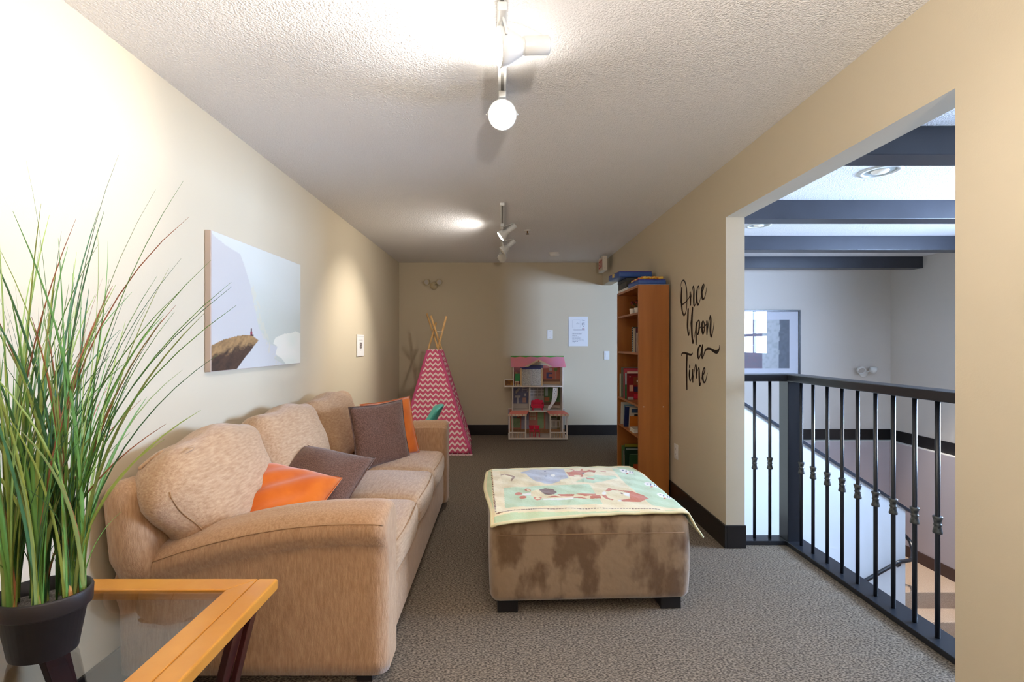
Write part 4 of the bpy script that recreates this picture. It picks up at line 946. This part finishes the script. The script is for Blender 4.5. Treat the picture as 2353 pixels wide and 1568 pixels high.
# ------------------------------------------------------------------ play teepee
def chevron():
    m = bpy.data.materials.new('pink chevron cotton'); m.use_nodes = True; nt = m.node_tree; b = nt.nodes['Principled BSDF']; b.inputs['Roughness'].default_value = .9
    uv = nt.nodes.new('ShaderNodeUVMap'); sp_ = nt.nodes.new('ShaderNodeSeparateXYZ'); nt.links.new(uv.outputs[0], sp_.inputs[0])
    def op(o, a, b_=None):
        n = nt.nodes.new('ShaderNodeMath'); n.operation = o
        for i, q_ in enumerate((a, b_)):
            if q_ is None: continue
            if isinstance(q_, (int, float)): n.inputs[i].default_value = q_
            else: nt.links.new(q_, n.inputs[i])
        return n.outputs[0]
    fx = op('FRACT', op('MULTIPLY', sp_.outputs[0], 1 / .062)); tri = op('ABSOLUTE', op('SUBTRACT', fx, .5))
    v_ = op('ADD', op('MULTIPLY', sp_.outputs[1], 1 / .066), op('MULTIPLY', tri, 1.0))
    st_ = op('LESS_THAN', op('FRACT', v_), .40)
    mx = nt.nodes.new('ShaderNodeMix'); mx.data_type = 'RGBA'; nt.links.new(st_, mx.inputs[0]); mx.inputs[6].default_value = (*lin(214, 90, 124), 1); mx.inputs[7].default_value = (*lin(244, 220, 216), 1)
    nt.links.new(mx.outputs[2], b.inputs['Base Color']); return m
M_chev = chevron(); M_pink = mat('pink cotton edging', lin(206, 88, 132), .85); M_bam = mat('bamboo pole', lin(204, 158, 98), .55, lin(226, 184, 126), 30, (1, 1, .3))
tp = thing('play_teepee', 'pink chevron fabric play teepee with bamboo poles in the far left corner', 'play tent', (-.79, 5.83, 0))
poles = dict(FL=((-1.22, 5.36, 0), (-.84, 5.86, 1.56)), FR=((-.36, 5.36, 0), (-.97, 5.95, 1.68)), BR=((-.44, 6.32, 0), (-.885, 5.72, 1.64)), BL=((-1.20, 6.32, 0), (-.685, 5.66, 1.63)))
def pp_(k, z): a, b = (Vector(q_) for q_ in poles[k]); return a + (b - a) * (z / b.z)
for k in poles: MB().tube([pp_(k, .0), pp_(k, poles[k][1][2])], .0125, 10).build('pole', M_bam, tp, smooth=True)
def panel(a, b, out, folds, name):
    mb = MB(); NU, NV = 40, 30; zt = 1.22
    for j in range(NV + 1):
        for i in range(NU + 1):
            z = .015 + (zt - .015) * j / NV; s = i / NU; p = pp_(a, z).lerp(pp_(b, z), s)
            amp = folds * (1 - j / NV) ** .8
            p += Vector(out) * (amp * (.012 * sin(s * 38) + .014 * sin(s * 17 + 1)) * (1 if s > .5 else .35) * sin(pi * s) ** .5 + .012)
            mb.v.append(tuple(p))
    mb.f = [(j * (NU + 1) + i, j * (NU + 1) + i + 1, (j + 1) * (NU + 1) + i + 1, (j + 1) * (NU + 1) + i) for j in range(NV) for i in range(NU)]
    o = mb.build(name, M_chev, tp, smooth=True, solid=.003)
    me = o.data; uvl = me.uv_layers.new(name='UVMap')
    W = (Vector(poles[a][0]) - Vector(poles[b][0])).length
    for lp in me.loops:
        i = lp.vertex_index % (NU + 1); j = lp.vertex_index // (NU + 1); z = .015 + (zt - .015) * j / NV
        w = (pp_(a, z) - pp_(b, z)).length
        uvl.data[lp.index].uv = (.5 + (i / NU - .5) * w, z * 1.08)
    return o
panel('FL', 'FR', (0, -1, .3), 1.0, 'front_panel'); panel('FR', 'BR', (1, 0, .3), .6, 'side_panel'); panel('BR', 'BL', (0, 1, .3), .2, 'back_panel'); panel('BL', 'FL', (-1, 0, .3), .2, 'side_panel')
for k in poles: MB().tube([pp_(k, .01 + i * .12) for i in range(11)], .019, 10).build('pole_sleeve', M_pink, tp, smooth=True)
MB().tube(catmull([tuple(pp_('FR', 1.46) + Vector((0, -.015, 0))), (-.86, 5.84, 1.45), tuple(pp_('BL', 1.44) + Vector((0, -.02, 0)))], 4), .005, 6).build('tie_cord', M_white, tp, smooth=True)
fr_ = MB()
for k in range(44):
    s = k / 43; p = pp_('FL', .012).lerp(pp_('FR', .012), s) + Vector((0, -.022, 0)); fr_.add([p, p + Vector((.022, 0, 0)), p + Vector((.02 + .006 * sin(k * 3), -.012, -.009)), p + Vector((.002, -.012, -.009))], [(0, 1, 2, 3)])
fr_.build('hem_fringe', mat('pale hem', lin(232, 196, 196), .9), tp, kind='stuff')

# teal toddler chair behind the sofa arm
tc_ = thing('toddler_chair', 'teal plastic toddler chair half hidden behind the far sofa arm', 'chair', (-.80, 4.30, 0), radians(-78))
M_teal = mat('teal plastic', lin(86, 188, 176), .35)
def cb(p):
    return (p.x, p.y + .10 * (p.z / .2 + .5) + .10 * (p.x / .16) ** 2 * -1, p.z * (1 - .35 * abs(p.x / .16) ** 3))
MB().rbox(.13, .018, .19, .016, Matrix.Translation((0, .10, .535)), m=(10, 1, 8), k=3, fn=cb).build('backrest', M_teal, tc_, smooth=True, local=True)
MB().rbox(.16, .15, .02, .018, Matrix.Translation((0, 0, .30)), m=(4, 4, 1), k=3).build('seat', M_teal, tc_, smooth=True, local=True)
for sx in (-1, 1):
    for sy in (-1, 1): MB().tube([(sx * .12, sy * .11, .29), (sx * .15, sy * .14, .0)], [.02, .014], 10).build('leg', M_teal, tc_, smooth=True, local=True)

# ------------------------------------------------------------------ wall and ceiling fittings
def plate(name, label, cat, c, ux, w, h, kind):
    ux = Vector(ux); n = ux.cross(Vector((0, 0, 1))); M = basis(c, ux, (0, 0, 1), n)
    t = thing(name, label, cat, c)
    MB().rbox(w / 2, h / 2, .003, .0029, M @ Matrix.Translation((0, 0, .003)), m=(1, 1, 1), k=2).build('cover_plate', M_white, t)
    if kind == 'switch': MB().box(-.017, -.033, .005, .017, .033, .0085, M).build('rocker', M_white, t, bevel=.001)
    if kind == 'outlet':
        for s in (-1, 1):
            o = MB().rbox(.017, .014, .0025, .002, M @ Matrix.Translation((0, s * .021, .0075)), m=(1, 1, 1), k=2).build('socket', M_white, t)
            for a in (-.006, .006): MB().box(a - .001, s * .021 - .004, .0098, a + .001, s * .021 + .005, .0104, M).build('slot', M_base, o)
    if kind == 'blank': 
        for s in (-1, 1): MB().lathe([(.003, 0), (.003, .001)], 8, M @ Matrix.Translation((0, s * .045, .006))).build('screw', M_collar, t)
plate('blank_plate', 'plain white wall plate on the far wall left of the notice', 'wall plate', tuple(PX(1263.5, 769, YF)), (1, 0, 0), .08, .123, 'blank')
plate('light_switch', 'white rocker light switch on the far wall beside the bookcase', 'switch', tuple(PX(1394, 817, YF)), (1, 0, 0), .075, .122, 'switch')
plate('wall_outlet', 'white duplex outlet low on the right wall beside the bookcase', 'outlet', (XR, 3.758, .417), (0, -1, 0), .078, .122, 'outlet')

def emerg(label, c, mw, r, dirs):
    t = thing('emergency_light', label, 'emergency light', c, group='twin-head emergency lights')
    c = Vector(c)
    MB().lathe([(.055, 0), (.055, .012), (.04, .022), (.02, .03)], 20, aim(c, (0, -1, 0))).build('mount', mw, t, smooth=True)
    for s, d in zip((-1, 1), dirs):
        d = Vector(d).normalized(); p = c + Vector((s * .085, -.075, .045))
        h = MB().lathe([(.012, -.05), (.03, -.045), (r, -.01), (r, .02), (r * .86, .02), (r * .80, .012)], 18, aim(p, d), cap=True).build('lamp_head', mw, t, smooth=True)
        MB().lathe([(.0, .0125), (r * .8, .0126)], 18, aim(p, d), cap=False).build('lens', mat('emergency lens', lin(190, 184, 178), .2), h)
        MB().tube([c + Vector((s * .015, -.022, .005)), c + Vector((s * .05, -.045, .03)), p - d * .04], .008, 8).build('arm', mw, t, smooth=True)
emerg('beige twin-head emergency light high on the far wall above the teepee', PX(997, 657, YF), mat('beige plastic', lin(190, 174, 140), .45), .042, ((-.3, -.9, -.25), (.35, -.9, -.35)))
emerg('white twin-head emergency light on the stairwell wall above the railing', PX(1983, 858, YW), M_white, .05, ((-.1, -.9, -.45), (.9, -.35, -.35)))

ex = thing('exit_sign', 'white box exit sign with red letters hanging at the ceiling by the far opening', 'exit sign', (1.31, 6.03, 2.43))
MB().box(1.287, 5.90, 2.235, 1.343, 6.17, 2.42).build('housing', mat('ivory sign housing', lin(222, 212, 196), .5), ex, bevel=.003)
MB().box(1.295, 6.0, 2.42, 1.335, 6.07, ZC).build('canopy', M_white, ex)
MB().box(1.2855, 5.915, 2.25, 1.287, 6.155, 2.405).build('face_panel', mat('sign face', lin(214, 196, 180), .5), ex)
def letters(word, y0, z0, w, h, gap, x):      # read from the room, left-to-right runs towards -Y side of the far end
    mb = MB(); t = .018
    segs = {'E': [(0, 0, t, h), (0, 0, w, t), (0, h - t, w, h), (0, h / 2 - t / 2, w * .85, h / 2 + t / 2)], 'I': [(w / 2 - t / 2, 0, w / 2 + t / 2, h)], 'T': [(w / 2 - t / 2, 0, w / 2 + t / 2, h), (0, h - t, w, h)]}
    for i, ch in enumerate(word):
        o = y0 - i * (w + gap)
        if ch == 'X':
            for a, b in (((0, 0), (w, h)), ((0, h), (w, 0))): mb.beam((x, o - a[0], z0 + a[1]), (x, o - b[0], z0 + b[1]), .0016, t, up=(0, 1, .001))
        else:
            for (a, b, c, d) in segs[ch]: mb.box(x - .0008, o - c, z0 + b, x + .0008, o - a, z0 + d)
    return mb
letters('EXIT', 6.14, 2.28, .042, .10, .013, 1.2848).build('lettering', mat('exit red', lin(186, 40, 36), .4), ex, label='red letters EXIT')
for z in (2.27, 2.385): MB().lathe([(.004, 0), (.004, .001)], 8, aim((1.315, 5.90, z), (0, -1, 0))).build('screw', M_collar, ex)
sd = thing('smoke_detector', 'round white smoke detector on the ceiling near the exit sign', 'smoke detector', (.66, 5.82, ZC))
MB().lathe([(.06, 0), (.065, -.012), (.06, -.03), (.045, -.042), (0, -.044)], 24, Matrix.Translation((.66, 5.82, ZC)), cap=False).build('body', M_white, sd, smooth=True)
MB().lathe([(.068, 0), (.068, -.008)], 24, Matrix.Translation((.66, 5.82, ZC))).build('base_ring', M_white, sd)
sk = thing('fire_sprinkler', 'small brass and white fire sprinkler on the ceiling beside the track light', 'sprinkler', (.255, 4.66, ZC))
MB().lathe([(.035, 0), (.033, -.006), (.012, -.008)], 18, Matrix.Translation((.255, 4.66, ZC))).build('escutcheon', M_white, sk, smooth=True)
MB().tube([(.255, 4.66, ZC), (.255, 4.66, ZC - .03)], .007, 8).build('nozzle', mat('dull brass', lin(120, 92, 60), .4, metal=.7), sk)
MB().lathe([(.017, -.04), (.017, -.037)], 12, Matrix.Translation((.255, 4.66, ZC))).build('deflector', mat('dull brass', lin(120, 92, 60), .4, metal=.7), sk)
MB().beam((.243, 4.66, ZC - .028), (.243, 4.66, ZC - .038), .004, .004, up=(0, 1, 0)).beam((.267, 4.66, ZC - .028), (.267, 4.66, ZC - .038), .004, .004, up=(0, 1, 0)).build('yoke', mat('dull brass', lin(120, 92, 60), .4, metal=.7), sk)

# recessed ceiling lights in the stairwell
def can(label, x, y, r, on):
    t = thing('recessed_light', label, 'ceiling light', (x, y, ZW), group='recessed stairwell lights')
    M = Matrix.Translation((x, y, ZW))
    MB().lathe([(r, 0), (r, -.006), (r * .78, -.008), (r * .76, 0)], 28, M, cap=False).build('trim_ring', M_white, t, smooth=True)
    MB().lathe([(r * .77, -.002), (0, -.0015)], 28, M, cap=False).build('baffle', mat('grey baffle', lin(176, 182, 178), .35), t)
    MB().lathe([(r * .42, -.003), (r * .38, -.010), (0, -.014)], 20, M, cap=False).build('bulb', mat('frosted bulb', lin(206, 210, 206), .3, emit=(1, .9, .8), estr=.25), t, smooth=True)
can('near recessed light between the first and second stairwell beams', 2.36, 2.88, .112, True)
can('far recessed light between the second and third stairwell beams', 2.335, 4.20, .105, True)
can('recessed light over the stair landing', 4.55, 5.15, .105, True)
dl = bpy.data.lights.new('landing_downlight', 'SPOT'); dl.energy = 320; dl.color = (1, .90, .78); dl.spot_size = radians(44); dl.spot_blend = .8; dl.shadow_soft_size = .05
do = bpy.data.objects.new('landing_downlight', dl); COL.objects.link(do); do.location = (4.55, 5.15, ZW - .03)

# ------------------------------------------------------------------ track lighting
def track(label, y0, y1):
    t = thing('light_track', label, 'track', (0, (y0 + y1) / 2, ZC), group='ceiling light tracks')
    MB().box(-.018, y0, ZC - .022, .018, y1, ZC).build('rail', M_lampw, t, bevel=.002)
    MB().box(-.006, y0 + .02, ZC - .0225, .006, y1 - .02, ZC - .0215).build('slot', mat('track slot', lin(120, 116, 110), .5), t)
    return t
track('white ceiling light track nearest the viewer', .75, 2.16)
track('white ceiling light track farther back near the far wall', 3.74, 5.62)
def lamp(label, x, y, zc, d, on, ysup, r=.062, L=.15, back=.09, flood=1.0, beam=1.0, cone=75):
    t = thing('track_spotlight', label, 'spotlight', (0, ysup, ZC - .022), group='spotlights on the ceiling tracks')
    d = Vector(d).normalized(); c = Vector((x, y, zc))
    MB().box(-.016, ysup - .045, ZC - .052, .016, ysup + .045, ZC - .0225).build('adapter', M_lampw, t, bevel=.004)
    M = aim(c, d, (0, 0, 1) if abs(d.z) < .9 else (0, 1, 0))
    MB().lathe([(r, 0), (r * 1.03, -.006), (r * .98, -.025), (r * .60, -.07), (r * .45, -.085), (r * .45, -.09)], 28, M).build('reflector', M_lampw, t, smooth=True)
    MB().lathe([(r * .50, -.088), (r * .52, -.09), (r * .50, -.175), (r * .46, -.18)], 20, M).build('socket', M_lampw, t, smooth=True)
    em = mat('lit lamp face', (1, .95, .85), .3, emit=(1.0, .93, .80), estr=14.0) if on else mat('unlit lamp face', lin(206, 202, 194), .25)
    MB().lathe([(r * .97, .0008), (r * .7, .006), (0, .009)], 28, M, cap=False).build('lens', em, t, smooth=True)
    top = Vector((0, ysup, ZC - .05)); sd_ = M.to_3x3() @ Vector((1, 0, 0))
    for s in (-1, 1):
        p = c - d * .015 + sd_ * (s * (r + .008))
        mid = top.lerp(p, .45) + sd_ * (s * .012)
        MB().tube(catmull([tuple(top + sd_ * s * .008), tuple(mid), tuple(p)], 5), .0045, 6).build('yoke_arm', M_lampw, t, smooth=True)
    e = c - d * .17
    MB().tube(catmull([tuple(top + Vector((.012, .02, .01))), tuple(top.lerp(e, .5) + Vector((.01, 0, .02))), tuple(e + Vector((0, 0, r * .45)))], 5), .0035, 6).build('cord', M_lampw, t, smooth=True)
    if on:
        for nm, en, sz, bl_ in (('flood', LAMP_FLOOD * flood, 176, 1.0), ('beam', LAMP_BEAM * beam, cone, 1.0)):
            ld = bpy.data.lights.new('lamp_' + nm, 'SPOT'); ld.energy = en; ld.color = WARM; ld.spot_size = radians(sz); ld.spot_blend = bl_; ld.shadow_soft_size = .03
            lo_ = bpy.data.objects.new('lamp_' + nm, ld); COL.objects.link(lo_); p = c + d * .035
            lo_.matrix_world = aim(p, -d, (0, 0, 1) if abs(d.z) < .9 else (0, 1, 0))
lamp('spotlight nearest the viewer turned towards the left wall', -.012, 1.60, 2.326, (-.97, -.17, -.15), True, 1.55, flood=.9, beam=.95, cone=62)
lamp('brightly lit spotlight facing the viewer at the end of the near track', .0, 2.03, 2.305, (.0, -.90, -.42), True, 2.08, flood=.7, beam=.3)
lamp('added out-of-view spotlight at the near end of the near track brightening the doorway wall', .0, 1.10, 2.305, (.80, -.12, -.58), True, 1.06, flood=.8, beam=.5)  # added out of view to brighten the near right wall
lamp('lit spotlight on the far track aimed down at the left wall', -.017, 4.40, 2.318, (-.80, 0, -.60), True, 4.34, r=.05, flood=1.5, beam=1.7, cone=66)
lamp('unlit spotlight in the middle of the far track', 0.0, 5.02, 2.300, (-.76, -.05, -.65), False, 4.95, r=.05)
lamp('unlit round spotlight at the far end of the far track', 0.0, 5.50, 2.315, (-.15, -.85, -.5), False, 5.48, r=.05)

# added uplight, unseen behind the viewer, to brighten the ceiling and room
TO = Vector((.45, -1.7, 0))
dm = thing('added_fill_lamp', 'added white uplight lamp, unseen behind the viewer, brightening the ceiling', 'floor lamp', TO)
HD = Matrix.Translation((0, 0, 1.30)) @ Matrix.Rotation(radians(-24), 4, 'X')      # tilting head
MB().lathe([(.14, 0), (.14, .015), (.03, .03), (.014, .05), (.012, 1.30)], 28).build('stand', M_lampw, dm, smooth=True, local=True)
MB().lathe([(.02, 0), (.10, .06), (.17, .16), (.165, .16), (.095, .07), (.02, .015)], 28, HD, cap=False).build('bowl_shade', M_lampw, dm, smooth=True, local=True)
MB().lathe([(.0, .10), (.03, .09), (.035, .06), (.02, .03)], 16, HD, cap=False).build('bulb', mat('lit bulb', (1, .95, .85), .3, emit=(1.0, .90, .76), estr=20.0), dm, smooth=True, local=True)
dd = bpy.data.lights.new('added_fill_light', 'SPOT'); dd.energy = 480; dd.color = (1, .93, .86); dd.shadow_soft_size = .08; dd.spot_size = radians(140); dd.spot_blend = .7
ddo = bpy.data.objects.new('added_fill_light', dd); COL.objects.link(ddo)
ddo.matrix_world = Matrix.Translation(TO) @ HD @ Matrix.Translation((0, 0, .17)) @ Matrix.Rotation(pi, 4, 'X')

# ------------------------------------------------------------------ framed print in the stairwell
fp = thing('framed_print', 'black framed abstract print with white mat on the stairwell wall', 'picture', (3.4, YW, 1.3))
FX0, FX1, FZ0, FZ1 = 2.80, PX(1837, 0, YW).x, PX(0, 859, YW).z - .03, PX(0, 713, YW).z
fb = .022
for nm, bx in (('t', (FX0, FZ1 - fb, FX1, FZ1)), ('b', (FX0, FZ0, FX1, FZ0 + fb)), ('l', (FX0, FZ0 + fb, FX0 + fb, FZ1 - fb)), ('r', (FX1 - fb, FZ0 + fb, FX1, FZ1 - fb))):
    MB().box(bx[0], YW - .026, bx[1], bx[2], YW - .001, bx[3]).build('frame_bar', M_black, fp, bevel=.002)
def art(s, t):
    c = Vector(lin(226, 226, 232))
    if .10 < s < .895 and .09 < t < .87:
        n = vnoise(s * 40, t * 30); e = .765 + .02 * vnoise(3, t * 14) + .03 * max(0, .3 - t) * -2 * vnoise(7, t * 9)
        if s > e: c = Vector(lin(88, 98, 112)).lerp(Vector(lin(108, 118, 130)), n)
        elif s > .575: c = Vector(lin(206, 208, 208)).lerp(Vector(lin(176, 182, 180)), max(0, n - .45) * 1.6)
        else: c = Vector(lin(120, 116, 130)).lerp(Vector(lin(140, 112, 126)), n)
    return c
MB().grid(120, 90, lambda s, t: (FX0 + fb + s * (FX1 - FX0 - 2 * fb), YW - .012, FZ0 + fb + t * (FZ1 - FZ0 - 2 * fb)), art).build('print', vmat('framed print paper', .7), fp)
MB().box(FX0 + fb, YW - .018, FZ0 + fb, FX1 - fb, YW - .016, FZ1 - fb).build('glass', M_pglass, fp)
